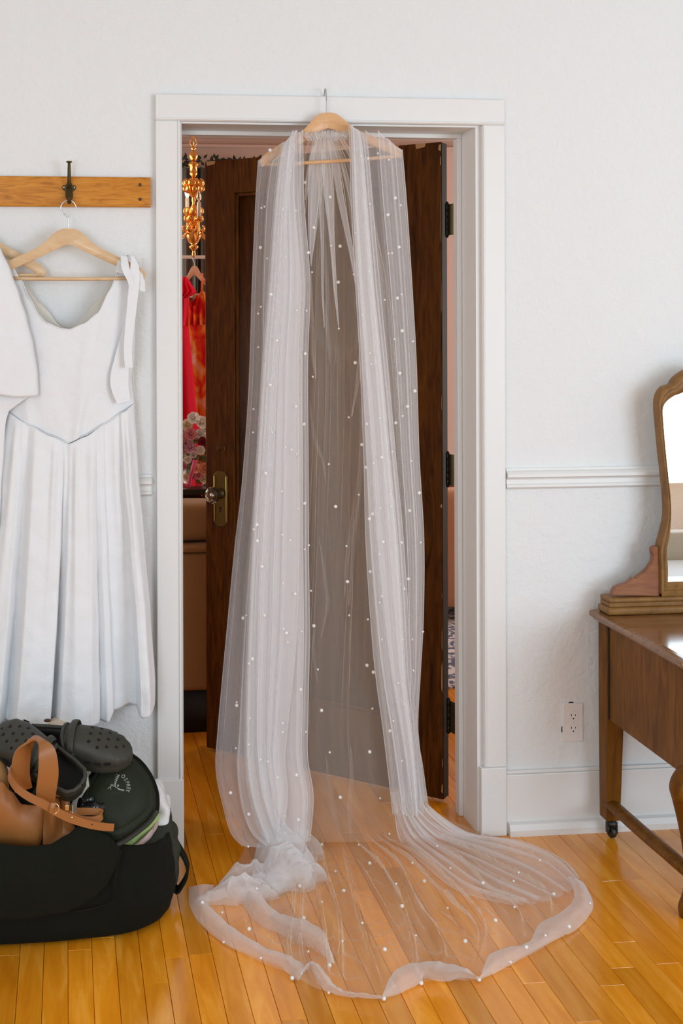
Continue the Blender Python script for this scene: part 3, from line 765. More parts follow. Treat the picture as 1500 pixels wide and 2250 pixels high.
sheet('front_panel', off([(a, b+14+max(0, mid(a)-900)*.02, c-22-max(0, mid(a)-1300)*.08, d_) for a, b, c, d_ in LT], 0, 0, -.036), 200, 130, [(1.4, 1), (3.3, .4)], lambda v, u: .005+.003*v, 9.4, TULLE_D, axis=FWD, curl=CU, cre=6)
sheet('front_panel', off([(a, b+4, b+30+(mid(a)-290)*.012, d_) for a, b, c, d_ in LT], 0, 0, -.050), 120, 130, [(2, 1), (4, .4)], lambda v, u: .004+.004*v, 3.4, TULLE, axis=FWD, curl=CU, cre=3)
RT = [((290, 312), 765, 803, -.030), ((275, 294), 765, 801, -.052), ((283, 300), 766, 802, -.085), (335, 768, 808, -.100), (450, 771, 818, -.103), (620, 780, 832, -.103), (800, 790, 850, -.104), (1000, 798, 868, -.106), (1200, 803, 886, -.108), (1400, 816, 898, -.110), (1500, 826, 904, -.111), (1600, 840, 916, -.112), (1700, 852, 926, -.116), (1790, 862, 930, -.13)]
sheet('front_panel', off(RT, 0, 0, 0), 220, 150, [(1.3, 1), (3.2, .6), (5.6, .25)], lambda v, u: .006+.006*v, 2.7, TULLE_D, axis=FWD, curl=CU, cre=8)
sheet('front_panel', off([(a, b+3+max(0, mid(a)-900)*.02, c-6, d_) for a, b, c, d_ in RT], 0, 0, -.020), 220, 150, [(1.6, 1), (3.5, .5)], lambda v, u: .006+.004*v, 8.1, TULLE_D, axis=FWD, curl=CU, cre=7)
sheet('front_panel', off([(a, b+8+max(0, mid(a)-700)*.035, c-12, d_) for a, b, c, d_ in RT], 0, 0, -.036), 160, 130, [(1.2, 1), (2.7, .5)], lambda v, u: .005+.003*v, 5.1, TULLE_D, axis=FWD, curl=CU, cre=5)
# 6. lighter side layers hanging from the hanger ends
LS = [((368, 328), 567, 622, -.040), ((356, 316), 566, 622, -.060), ((364, 324), 565, 621, -.082), (450, 560, 606, -.080), (620, 553, 600, -.080), (850, 545, 600, -.080), (1050, 531, 590, -.085), (1200, 514, 580, -.09), (1400, 495, 570, -.10), (1600, 477, 565, -.11), (1690, 473, 560, -.12), (1770, 489, 565, -.135), (1828, 506, 590, -.16), ((1858, 1872), 532, 632, -.19)]
sheet('side_layer', off(LS, 0, 0, 0), 200, 140, [(1.5, 1), (3.2, .4)], lambda v, u: (.006+.005*v)*min(1, u*6), 3.9, TULLE, axis=FWD, curl=(.006, .004), cre=7)
LS2 = [(a, b+(c-b)*.55, c+30, d_) for a, b, c, d_ in LS]
sheet('side_layer', off(LS2, 0, 0, -.02), 160, 140, [(2, 1), (5, .4)], lambda v, u: .006+.006*v, 5.5, TULLE, axis=FWD, curl=CU, cre=4)
RS = [((306, 348), 802, 881, -.040), ((293, 333), 801, 883, -.060), ((302, 342), 801, 884, -.082), (450, 812, 893, -.080), (620, 830, 904, -.080), (800, 845, 914, -.080), (1000, 860, 920, -.080), (1180, 872, 930, -.085), (1350, 880, 929, -.09), (1480, 888, 922, -.095), (1600, 890, 916, -.10), (1680, 890, 927, -.11), (1760, 895, 938, -.13)]
sheet('side_layer', off(RS, 0, 0, 0), 220, 140, [(1.6, 1), (3.4, .5)], lambda v, u: (.006+.006*v)*min(1, (1-u)*6), 7.7, TULLE, axis=FWD, curl=(.004, .006), cre=12)
sheet('side_layer', off([(a, b+(c-b)*.35, c-2, d_) for a, b, c, d_ in RS], 0, 0, -.02), 160, 140, [(2, 1), (4, .5)], lambda v, u: .006+.006*v, .7, TULLE, axis=FWD, curl=CU, cre=6)
def heap(c, rx, ry, hgt, seed, m_, rot=0):
    """crumpled net lying in a heap: a low dome folded by ridged noise"""
    NR, NT = 46, 110; rows = []
    for i in range(NR):
        t = i/(NR-1); row = []
        for j in range(NT):
            th = 2*PI*j/NT
            rr = t*(1+.12*math.sin(3*th+seed)+.07*math.sin(7*th+seed*2))
            x = rx*rr*math.cos(th); y = ry*rr*math.sin(th)
            x, y = x*math.cos(rot)-y*math.sin(rot), x*math.sin(rot)+y*math.cos(rot)
            n1 = noise.noise(Vector((x*9+seed, y*13, seed))); n2 = noise.noise(Vector((x*20+seed, y*34, seed+4)))
            z = hgt*(1-t*t)**.7*(.62+.5*n1) + .014*(1-t*t)*max(0, 1-abs(n2)*5) + .010*max(0, 1-abs(n1)*5)*(1-t*t) + .004
            row.append(Vector((c[0]+x+.012*n2, c[1]+y+.012*n1, max(.004, z))))
        rows.append(row)
    mb = MB(); mb.grid(rows, closed=True); o = mb.obj('crumpled_heap', m_, veil); VPARTS.append(o)
c1 = onz(628, 1905, .03)
heap((c1.x, c1.y+.01), .095, .10, .15, 2.0, TULLE_D)
heap((c1.x+.005, c1.y-.005), .080, .085, .115, 7.0, TULLE_D, .6)
c2 = onz(520, 1952, .02); heap((c2.x+.022, c2.y), .118, .052, .055, 11.0, TULLE_D, .25)
c3 = onz(560, 1935, .02); heap((c3.x, c3.y), .11, .06, .075, 5.0, TULLE, .35)
c4 = onz(660, 1870, .02); heap((c4.x, c4.y), .05, .07, .09, 15.0, TULLE, .35)
# 8. narrow doubled pleats: radiating at the neck, and long streaks lower down
def streak(T, m_=None, Y=-.062, nm='pleat'):
    m_ = m_ or (TULLE_S if T[0][0] > 350 else TULLE)
    if m_ is TULLE_S: T = [(a, x_, w_*1.7) for a, x_, w_ in T]
    rows = [rw(a, x_-w_/2, x_+w_/2, Y) for a, x_, w_ in T]
    sheet(nm, rows, 40, 60, [(1, 1), (2, .4)], .003, T[0][1]*.01, m_, axis=FWD, curl=(.004, .004) if m_ is not TULLE_S else (.0022, .0012))
streak([(300, 701, 14), (360, 692, 26), (440, 688, 24), (520, 684, 14), (585, 683, 1)], TULLE_D)
streak([(300, 706, 12), (370, 704, 16), (430, 702, 8), (500, 693, 6), (560, 686, 1)])
streak([(300, 715, 12), (350, 717, 22), (430, 722, 22), (520, 728, 12), (640, 736, 7), (725, 744, 1)], TULLE_D)
streak([(300, 711, 8), (380, 708, 9), (450, 705, 10), (540, 707, 7), (640, 708, 5), (720, 712, 1)])
streak([(300, 722, 10), (360, 735, 16), (440, 748, 15), (520, 764, 12), (590, 777, 8), (640, 782, 1)], TULLE_D)
streak([(300, 727, 10), (340, 745, 12), (400, 762, 9), (460, 772, 1)])
streak([(305, 700, 8), (340, 685, 10), (400, 674, 8), (440, 670, 1)])
streak([(400, 718, 4), (520, 712, 4), (640, 718, 5), (740, 716, 1)])
streak([(560, 770, 2), (640, 785, 6), (700, 790, 8), (760, 792, 1)])
streak([(600, 683, 1), (720, 686, 8), (780, 688, 10), (832, 694, 1)], TULLE_F)
streak([(760, 792, 1), (800, 789, 9), (840, 784, 7), (915, 772, 1)], TULLE_F)
streak([(900, 795, 1), (1040, 790, 6), (1150, 775, 8), (1230, 762, 5), (1310, 757, 1)])
streak([(1080, 789, 1), (1160, 780, 5), (1250, 772, 4), (1330, 765, 1)])
streak([(880, 680, 1), (960, 690, 5), (1010, 708, 4), (1060, 716, 1)])
streak([(1180, 700, 1), (1260, 712, 4), (1330, 718, 5), (1400, 705, 1)])
streak([(1380, 692, 1), (1420, 688, 5), (1450, 690, 5), (1500, 698, 1)])
streak([(640, 706, 1), (700, 716, 5), (760, 722, 5), (800, 725, 1)])
streak([(1660, 716, 1), (1720, 722, 5), (1790, 735, 6), (1840, 748, 1)])
streak([(1640, 770, 1), (1700, 772, 5), (1780, 768, 6), (1840, 770, 1)])
# 9. folded hem bands
def hem(A, B, seed, m_=TULLE_H, lift=.022, nu=150):
    rows = [[onz(a, b, .004) for a, b in A], [onz((a+c)/2, (b+d)/2-4, lift) for (a, b), (c, d) in zip(A, B)], [onz(c, d, lift*.5) for c, d in B], [onz(c*.9+a*.1, d*.9+b*.1, .005) for (a, b), (c, d) in zip(A, B)]]
    sheet('hem_fold', rows, nu, 16, [(4, 1), (9, .6)], .0022, seed, m_, axis=Vector((0, 0, 1)))
hem([(415, 1950), (417, 1990), (440, 2030), (500, 2078), (560, 2103), (610, 2122), (640, 2145), (655, 2156)], [(470, 1944), (458, 1985), (485, 2015), (530, 2052), (580, 2080), (630, 2098), (665, 2118), (665, 2140)], 1)
hem([(520, 1950), (540, 2000), (575, 2035), (625, 2058), (680, 2083), (712, 2100), (722, 2120)], [(565, 1950), (590, 1990), (630, 2012), (680, 2026), (712, 2050), (726, 2085), (735, 2118)], 2, TULLE_H, .03)
hem([(655, 2156), (680, 2128), (700, 2160), (722, 2181), (780, 2193), (840, 2195)], [(668, 2125), (690, 2112), (722, 2148), (745, 2172), (790, 2182), (838, 2188)], 3)
hem([(840, 2195), (880, 2182), (925, 2160), (930, 2150), (975, 2157), (1020, 2150), (1052, 2152)], [(843, 2182), (862, 2140), (900, 2118), (950, 2113), (1000, 2120), (1035, 2135), (1050, 2149)], 4, TULLE_H, .03)
hem([(1052, 2153), (1100, 2132), (1156, 2100), (1220, 2065), (1262, 2045), (1296, 2010), (1302, 1980), (1282, 1940)], [(1056, 2144), (1075, 2100), (1120, 2080), (1165, 2068), (1185, 2030), (1240, 2000), (1262, 1965), (1245, 1925)], 5, TULLE_H, .028)
if 0: hem([(722, 2120), (740, 2100), (752, 2060), (758, 2025)], [(728, 2124), (752, 2106), (765, 2065), (762, 2025)], 6, TULLE_H, .035, 60)
# right side of the train: the panel sweeping away to the right
rows = [rw(1740, 858, 930, -.125), [at(a, b, -.15) for a, b in ((866, 1790), (885, 1790), (905, 1788), (925, 1785), (945, 1780))],
        [onz(a, b, .02) for a, b in ((880, 1850), (920, 1850), (960, 1848), (1000, 1842), (1028, 1840))],
        [onz(a, b, .012) for a, b in ((935, 1905), (1000, 1900), (1060, 1885), (1110, 1866), (1150, 1858))],
        [onz(a, b, .010) for a, b in ((1010, 1960), (1080, 1945), (1150, 1925), (1200, 1898), (1240, 1895))],
        [onz(a, b, .008) for a, b in ((1130, 1990), (1180, 1985), (1230, 1970), (1262, 1950), (1272, 1928))]]
def rid2(u, v, q, n):
    h = 0
    for k, (c, w_, a) in enumerate(((.06, .02, .03), (.17, .018, .03), (.30, .02, .032), (.43, .015, .022), (.55, .02, .03), (.70, .014, .02), (.82, .02, .025), (.94, .015, .02))):
        h += a*ridge(u-c-.03*math.sin(3*v+k), w_)*min(1, v*3)*(1.1-v*.6)
    return q+Vector((0, 0, h))
sheet('train_panel', rows, 220, 110, [(9, 1), (15, .4)], lambda v, u: .006*(1-v), 6.1, TULLE, rid2)

# pearls, each on the net
PE = """593,330,1 639,375,0 670,401,1 725,433,1 689,500,1 747,541,1 727,540,0 743,620,1 685,598,0 677,555,1 627,564,0 587,568,0 572,544,1 574,457,0 581,454,0 622,460,0 649,463,0 595,647,1 573,674,0 567,689,0 652,682,0 673,683,0 744,722,0 608,748,1 567,763,0 670,777,1 868,435,1 880,451,0 852,472,1 812,448,0 808,348,1 854,351,0 830,337,0 780,511,0 876,543,1 853,557,0 861,556,0 777,603,0 811,595,0 873,655,1 882,647,0 845,659,0 796,692,0 883,727,1 867,745,0 907,750,0 812,776,0 793,343,0
593,846,1 687,828,0 650,893,1 667,932,1 557,899,0 556,950,0 598,950,0 627,983,0 640,988,0 652,998,0 583,1040,1 619,1080,0 669,1106,1 655,1118,0 564,1153,1 557,1163,0 620,1175,0 565,1188,1 637,1187,0 678,1198,0 669,1207,0 575,1245,1 621,1281,0 648,1305,1 683,1298,0 541,1352,0 534,1358,1 581,1352,1 623,1382,0 629,1391,1 663,1388,0 689,1375,1 632,1411,0 554,1448,1 546,1458,0 698,1471,0 660,1515,1 520,1543,0 520,1550,1 706,1561,1 548,1578,0 621,1589,0 621,1609,0 672,1608,0 518,1644,0 546,1636,0 572,1669,0 588,1673,0 724,1653,0 610,1708,0 651,1703,1 506,1742,1 747,1752,1 780,797,1 766,917,0 722,1020,0 737,1113,1 761,1200,0 763,1278,1 767,1352,0 806,1462,1 820,1477,1 818,1557,0 812,1652,1 788,1087,0 805,932,1 795,977,1 803,1027,1 820,1018,0 838,1005,1 861,992,0 834,919,0 869,929,1 878,820,1 911,859,1 895,893,1 884,914,0 815,800,0 903,1013,0 921,1083,1 857,1087,0 858,1112,0 900,1122,1 818,1129,1 811,1140,1 835,1117,0 841,1191,1 881,1192,1 924,1192,0 833,1218,0 813,1256,1 897,1272,1 887,1294,1 839,1310,1 834,1324,0 808,1361,0 884,1405,0 906,1405,0 839,1405,0 908,1473,0 875,1501,0 888,1547,0 864,1584,0 856,1606,1 883,1672,0 835,1754,0
706,1856,1 788,1856,0 812,1897,1 737,1914,0 755,1957,1 870,1942,0 906,1896,0 932,1936,1 989,1908,0 1061,1940,1 1128,1936,0 1139,1917,0 1186,1890,0 1216,1965,1 1130,1993,0 1088,2022,1 983,1995,0 883,1991,1 667,2017,1 707,1982,0 796,2028,0 913,2056,0 1022,2068,1 845,2086,1 752,2068,0 1296,1984,0 1250,2036,1 1198,2055,0 1156,2081,1 1121,2114,0 1052,2152,1 925,2160,1 843,2194,1 724,2121,1 642,2149,1 722,2181,0 677,2091,0 547,2041,1 573,2105,0 491,2070,0 488,2005,0 444,1983,1 564,1952,0 658,1947,1 545,1860,0 546,1789,1 655,1801,1 626,1793,0 960,1859,0 893,1791,0 855,1832,0 929,1388,0"""
bms = []
vv, ff = [], []
for o in VPARTS:
    n = len(vv); vv += [tuple(v.co) for v in o.data.vertices]; ff += [tuple(n+i for i in p.vertices) for p in o.data.polygons]
bvh = BVHTree.FromPolygons(vv, ff)
p0 = {}
for big, r_ in ((1, .0050), (0, .0031)):
    mb = MB(); mb.ball((0, 0, 0), r_, 14, 9); p0[big] = (mb.obj('pearl', PEARL, veil), r_)
used = {1: False, 0: False}
for tok in PE.split():
    a, b, c = map(int, tok.split(',')); d_ = ray(a, b).normalized()
    hit = bvh.ray_cast(CAM, d_)
    if hit[0] is None: p = at(a, b, -.10) if b < 1840 else onz(a, b, .006)
    else: p = hit[0]-d_*.0015
    src, r_ = p0[c]
    if p.z < r_: p.z = r_
    if used[c]: o = src.copy(); S.collection.objects.link(o)
    else: o = src; used[c] = True
    o.name = 'pearl'; o.location = p

# ================================================================== vanity with mirror
VX = 1.530; VB, VF_ = -.042, -.548; VTOP = .650; VW = 1.12
vx1 = VX+VW
van = empty('vanity_table', (VX+VW/2, (VB+VF_)/2, 0), 'walnut vanity table with tapered rear leg on a caster, cut off by the right edge', 'vanity')
def tapered(x0, x1, y0, y1, z0, z1, k):
    cx, cy = x0, (y0+y1)/2; mb = MB()
    xa, ya = (x1-x0)*(1-k), (y1-y0)*(1-k)/2
    return mb
LW = .052
for side in (0, 1):
    xa = VX if side == 0 else vx1-LW; xb = xa+LW
    mb = MB(); sg = 0 if side == 0 else 1
    # rear leg: square upper stile, tapering below the case
    n = [(xa, xb, VB-.058, VB, VTOP-.028), (xa, xb, VB-.058, VB, .350), (xa+.001+.008*sg, xb-.008*(1-sg)-.001, VB-.052, VB-.003, .056)]
    rows = [[(a, c, z), (b, c, z), (b, d, z), (a, d, z)] for a, b, c, d, z in n]
    mb.grid(rows, closed=True, flip=True); k = len(mb.v); mb.f += [(0, 3, 2, 1) if False else (0, 1, 2, 3), (k-1, k-2, k-3, k-4)]
    mb.obj('rear_leg', WALNUT, van, smooth=False, bevel=.004)
    cxx, cyy = (xa+xb)/2, VB-.030
    mb = MB(); mb.lathe([(.010, .056), (.012, .050), (.017, .046), (.017, .040), (.010, .036), (.008, .032)], (cxx, cyy, 0), 16)
    mb.lathe([(.004, -.007), (.015, -.0065), (.017, -.003), (.017, .003), (.015, .0065), (.004, .007)], (cxx, cyy, .0175), 20, axis=(1, .25, 0))
    for s_ in (-1, 1): mb.box(cxx+s_*.0125-.0015, cxx+s_*.0125+.0015, cyy-.010, cyy+.010, .015, .038)
    mb.obj('caster', mat('caster_black', (.012, .012, .009), .35), van)
    # front post
    mb = MB(); mb.box(xa, xb, VF_, VF_+.050, .350, VTOP-.028); mb.obj('front_post', WALNUT, van, smooth=False, bevel=.004)
    # cabriole front leg: knee swelling outwards, slim ankle, pad foot
    sx = -1 if side == 0 else 1; kx_ = xa+LW/2; kyc = VF_+.025
    path = [(kx_, kyc, .352), (kx_+sx*.012, kyc-.012, .344), (kx_+sx*.024, kyc-.024, .325), (kx_+sx*.021, kyc-.021, .300), (kx_+sx*.010, kyc-.010, .240), (kx_+sx*.000, kyc, .170), (kx_-sx*.002, kyc+.002, .110), (kx_+sx*.006, kyc-.006, .055), (kx_+sx*.014, kyc-.014, .025), (kx_+sx*.014, kyc-.014, 0)]
    rad = [.028, .036, .040, .036, .028, .021, .017, .017, .024, .022]
    P = spline(path, 40); Rr = [v.x for v in spline([(q, 0, 0) for q in rad], 40)]
    mb = MB(); mb.tube(P, Rr, 18, up=Vector((1, 0, 0))); mb.obj('cabriole_leg', WALNUT, van)
    # side panel, slightly recessed between stile and post
    px0_ = xa+.006 if side == 0 else xb-.024
    mb = MB(); mb.box(px0_, px0_+.018, VF_+.045, VB-.055, .351, VTOP-.028); mb.obj('side_panel', WALNUT, van, smooth=False)
    mb = MB(); mb.box(px0_-.0035 if side == 0 else px0_+.018, px0_ if side == 0 else px0_+.0215, VB-.064, VB-.0585, .352, VTOP-.03); mb.obj('groove_shade', mat('groove_shade_dark', (.018, .008, .002), .6), van, smooth=False)  # dark strip standing in for shade in the groove beside the panel
    mb = MB(); mb.tube(spline([(xa+LW/2-.006, VB-.03, .102), (xa+LW/2-.006, (VB+VF_)/2, .102), (xa+LW/2, VF_+.03, .102)], 12), .021, 14, flat=(.7, 1)); mb.obj('stretcher', WALNUT, van)
mb = MB(); mb.box(VX+LW, vx1-LW, VB-.02, VB-.004, .351, VTOP-.028); mb.obj('back_panel', WALNUT, van, smooth=False)
for i in range(3):
    w3 = (VW-2*LW)/3; a = VX+LW+i*w3
    z0 = .365 if i != 1 else .50
    mb = MB(); mb.box(a+.004, a+w3-.004, VF_-.004, VF_+.016, z0, VTOP-.035); d_ = mb.obj('drawer', WALNUT, van, smooth=False, bevel=.003)
    mb = MB(); mb.lathe([(.006, 0), (.006, .012), (.014, .018), (.012, .026), (.001, .028)], (a+w3/2, VF_-.004, (z0+VTOP-.035)/2), 16, axis=(0, -1, 0)); mb.obj('knob', BRASS, d_)
# top: board with a moulded edge
prof = [(0, VTOP-.030), (.008, VTOP-.028), (.012, VTOP-.022), (.020, VTOP-.018), (.022, VTOP-.010), (.018, VTOP-.003), (.006, VTOP-.001), (-.004, VTOP)]
rows = [[(VX-a, VF_-a, z), (vx1+a, VF_-a, z), (vx1+a, VB+.012, z), (VX-a, VB+.012, z)] for a, z in prof]
mb = MB(); mb.grid(rows, closed=True); k = len(mb.v); mb.f += [(3, 2, 1, 0), (k-4, k-3, k-2, k-1)]
mb.obj('table_top', WALNUT_TOP, van, smooth=False, bevel=.0015)
vm = empty('vanity_mirror', (VX+VW/2, -.08, VTOP), 'shaped wooden framed mirror standing on the walnut vanity, right edge', 'mirror')
# plinth of the mirror: two stepped mouldings
mx0, mx1 = at(1320, 1330, -.06).x-.012, 0
mxc = VX+VW/2
def tier(z0, z1, x0, y0, bev, nm='plinth'):
    mb = MB(); mb.box(x0, 2*mxc-x0, y0, -.045, z0, z1); return mb.obj(nm, WALNUT_TRIM, vm, bevel=bev, bseg=4)
xp = at(1338, 1340, -.118).x
tier(VTOP+.0005, VTOP+.022, xp-.004, -.120, .008); tier(VTOP+.022, VTOP+.034, xp+.006, -.108, .002); tier(VTOP+.034, VTOP+.048, xp+.004, -.112, .006)
PT = VTOP+.048
# scrolled brackets
SC = [(1345, 1308), (1347, 1300), (1352, 1292), (1362, 1287), (1375, 1284), (1388, 1275), (1391, 1270), (1398, 1273), (1400, 1269), (1412, 1261), (1424, 1250), (1433, 1236), (1436, 1222), (1433, 1214), (1433, 1206), (1438, 1201), (1445, 1201), (1447, 1205), (1449, 1308)]
out = [at(a, b, -.100) for a, b in SC]
for p in out: 
    if p.z < PT+.004: p.z = PT
for sgn in (1, -1):
    ol = [Vector((p.x if sgn > 0 else 2*mxc-p.x, -.100, p.z)) for p in out]
    if sgn < 0: ol = ol[::-1]
    mb = MB(); mb.prism(ol, (0, .022, 0)); mb.obj('scroll_bracket', REDWOOD, vm, smooth=False, bevel=.0015)
# frame: outer and inner curves traced on the left, mirrored to the right
MYF = -.112
OUT = [(1452, 1305), (1452, 1260), (1451, 1208), (1460, 1170), (1467, 1135), (1466, 1090), (1461, 1040), (1455, 985), (1450, 930), (1447, 890), (1451, 866), (1463, 850), (1478, 846), (1485, 834), (1500, 821)]
INN = [(1472, 1281), (1472, 1250), (1470, 1210), (1476, 1180), (1479, 1140), (1478, 1100), (1473, 1050), (1467, 990), (1462, 930), (1461, 900), (1468, 885), (1484, 872), (1500, 866)]
Lo = [at(a, b, MYF) for a, b in OUT]; Li = [at(a, b, MYF) for a, b in INN]
top_z = Lo[-1].z
Lo += [Vector((Lo[-1].x+.05, MYF, top_z+.022)), Vector((Lo[-1].x+.12, MYF, top_z+.018)), Vector((mxc-.10, MYF, top_z+.03)), Vector((mxc, MYF, top_z+.055))]
zi = Li[-1].z
Li += [Vector((Li[-1].x+.06, MYF, zi+.022)), Vector((Li[-1].x+.14, MYF, zi+.020)), Vector((mxc-.10, MYF, zi+.03)), Vector((mxc, MYF, zi+.045))]
N = 90
def resample(P, n):
    Q = spline(P, 400); L = [0]
    for a, b in zip(Q, Q[1:]): L.append(L[-1]+(b-a).length)
    res = []; k = 0
    for i in range(n):
        s = L[-1]*i/(n-1)
        while k < len(L)-2 and L[k+1] < s: k += 1
        t = (s-L[k])/max(1e-9, L[k+1]-L[k]); res.append(Q[k].lerp(Q[k+1], min(1, t)))
    return res
Ao = resample(Lo, N); Ai = resample(Li, N)
Ao = Ao+[Vector((2*mxc-p.x, p.y, p.z)) for p in reversed(Ao[:-1])]; Ai = Ai+[Vector((2*mxc-p.x, p.y, p.z)) for p in reversed(Ai[:-1])]
rows = []
for p, q in zip(Ao, Ai):
    def m_(t, dy): r__ = p.lerp(q, t); r__.y = MYF+dy; return r__
    rows.append([m_(0, .036), m_(0, .006), m_(.08, .001), m_(.34, 0), m_(.40, .005), m_(.55, .002), m_(.72, .004), m_(.97, .012), m_(1, .030)])
mb = MB(); mb.grid(rows, closed=True)
# bottom rail joins both ends
Lb, Lb2 = Ao[0], Ao[-1]
fr = mb.obj('mirror_frame', WALNUT_TRIM, vm, angle=1.0)
mb = MB(); zb0, zb1 = PT, Ai[0].z
rows = [[(Lb.x+.002, MYF+y_, z), (Lb2.x-.002, MYF+y_, z)] for y_, z in ((.036, zb0), (.003, zb0), (.001, zb0+.004), (.000, zb0+.017), (.005, zb0+.019), (.004, zb1-.008), (.014, zb1), (.034, zb1))]
mb.grid(rows); mb.obj('bottom_rail', WALNUT_TRIM, vm, smooth=False)
mb = MB(); g = [Vector((p.x, MYF+.016, p.z)) for p in Ai]; g2 = [a+(a-Vector((mxc, MYF+.016, 1.0))).normalized()*.004 for a in g]
mb.prism(g2, (0, .004, 0)); mb.obj('mirror_glass', MIRROR, vm, smooth=False)

# outlet
oc = at(1258, 1587, -.004)
ot = empty('power_outlet', (oc.x, 0, oc.z), 'white duplex power outlet on the wall between the door and the vanity', 'outlet')
mb = MB(); mb.box(oc.x-.031, oc.x+.031, -.006, 0.0, oc.z-.056, oc.z+.056); mb.obj('cover_plate', PLASTIC_W, ot, bevel=.002)
for s_ in (-1, 1):
    zc = oc.z+s_*.0185
    ol = [(oc.x+.0165*math.cos(t)*(1 if abs(math.cos(t)) < 2 else 1), -.006, zc+max(-.0135, min(.0135, .017*math.sin(t)))) for t in [2*PI*k/28 for k in range(28)]]
    mb = MB(); mb.prism(ol, (0, -.0022, 0)); sk = mb.obj('socket', PLASTIC_W, ot, bevel=.0005)
    mb = MB()
    for dx, h_ in ((-.0058, .0042), (.0058, .0034)): mb.box(oc.x+dx-.0009, oc.x+dx+.0009, -.0086, -.0081, zc+.0030-h_*.5, zc+.0030+h_)
    mb.lathe([(.0001, 0), (.0022, 0), (.0022, .0005), (.0001, .0005)], (oc.x, -.0081, zc-.0062), 12, axis=(0, -1, 0)); mb.obj('slot', BLACK, sk, smooth=False)
mb = MB(); mb.lathe([(.001, 0), (.0025, 0), (.002, .001), (.001, .001)], (oc.x, -.006, oc.z), 12, axis=(0, -1, 0)); mb.obj('screw', PLASTIC_W, ot)
mb = MB(); mb.prism([(oc.x-.012, -.0012, oc.z+.056), (oc.x+.004, -.0012, oc.z+.056), (oc.x+.002, -.0012, oc.z+.0585), (oc.x-.009, -.0012, oc.z+.059)], (0, .001, 0)); mb.prism([(oc.x-.0335, -.0012, oc.z-.028), (oc.x-.031, -.0012, oc.z-.03), (oc.x-.031, -.0012, oc.z-.012), (oc.x-.033, -.0012, oc.z-.013)], (0, .001, 0))
mb.obj('plaster_gap', BLACK, ot, smooth=False)

exec_bags = True
# ================================================================== pile of bags at the left
# black tote
tote = empty('black_tote', (-.06, -.28, 0), 'large black fabric tote bag on the floor in the lower left corner', 'tote bag')
TX0, TX1, TY0, TY1 = -.44, .268, -.515, -.07
cx, cy, ax, ay = (TX0+TX1)/2, (TY0+TY1)/2, (TX1-TX0)/2, (TY1-TY0)/2
RIM = [(-60, 1845), (0, 1855), (60, 1861), (110, 1856), (150, 1834), (172, 1815), (200, 1818), (232, 1834), (265, 1862), (310, 1872), (355, 1884), (385, 1915)]
def rimz(x, y):
    fr_ = 1 if y < cy else 0
    # heights along the front rim follow the slouched edge
    px_ = 440+FPX*((Vector((x, -.5, .2))-CAM).dot(_r))/((Vector((x, -.5, .2))-CAM).dot(_d))
    zf = at(px_, interp(RIM, px_), -.5).z
    t = max(0, min(1, (y-TY0)/(TY1-TY0)))
    return zf*(1-t)+(zf*.3+.27*.7)*t
NT = 120; rows = []
def se(th, n=3.2):
    c, s = math.cos(th), math.sin(th)
    return (abs(c)**(2/n)*(1 if c > 0 else -1), abs(s)**(2/n)*(1 if s > 0 else -1))
prof = [(.0, .80, .0), (.02, .90, .0), (.06, .955, 0), (.16, .99, 0), (.35, 1.02, 0), (.6, 1.02, 0), (.85, .995, 0), (1, .975, 0)]
for i in range(28):
    t = i/27; k = interp([(a, b) for a, b, c in prof], t); row = []
    for j in range(NT):
        a, b = se(2*PI*j/NT); x, y = cx+ax*a*k, cy+ay*b*k
        z = t*rimz(x, y); p = Vector((x, y, z)); p += Vector((a, b, 0))*(wrinkle(p, 6, .010, 2)*math.sin(PI*t)); row.append(p)
    rows.append(row)
for i in range(10):                                                # inside
    t = 1-i/9*.85; row = []
    for j in range(NT):
        a, b = se(2*PI*j/NT); x, y = cx+ax*a*.95, cy+ay*b*.95; row.append(Vector((x, y, max(.01, t*rimz(x, y)))))
    rows.append(row)
mb = MB(); mb.grid(rows, closed=True); mb.f.append(tuple(reversed(range(NT)))); k = len(mb.v); mb.f.append(tuple(k-NT+i for i in range(NT)))
mb.obj('tote_body', BLACKCLOTH, tote, angle=.9)
# smooth front flap
ARC = [(-120, 2022), (0, 2020), (60, 2017), (130, 2006), (170, 1992), (205, 1972), (232, 1945), (250, 1912), (262, 1872)]
rows = []
for i in range(26):
    t = i/25; row = []
    for j in range(60):
        px_ = -60+(263+60)*j/59; y0 = interp(RIM, px_)-1; y1 = max(y0+1, interp(ARC, px_)); py_ = y0+(y1-y0)*t
        row.append(at(px_, py_, TY0-.016-.020*math.sin(PI*t)*(1-(j/59)**6)+.012*(j/59)**3))
    rows.append(row)
mb = MB(); mb.grid(rows); mb.obj('front_flap', BLACKCLOTH2, tote, solid=.008)
mb = MB(); mb.tube(spline([at(266, 1866, TY0-.004), at(254, 1925, TY0-.010), at(247, 1980, TY0-.010), at(160, 2005, TY0-.012)], 40), .0022, 8); mb.obj('seam', BLACKCLOTH2, tote)
# side handle loop
rb = ribbon([at(376, 1835, -.30), at(392, 1860, -.30), at(408, 1890, -.31), at(412, 1915, -.32), at(402, 1940, -.32), at(388, 1955, -.32), at(378, 1925, -.31)], .040, Vector((.15, 1, 0)), 50, .006); rb.obj('handle', BLACKCLOTH2, tote, angle=.7)

# dark green travel pack standing behind, its lid open
pack = empty('travel_pack', (.08, -.22, 0), 'dark green travel backpack with open lid, stuffed behind the black tote', 'backpack')
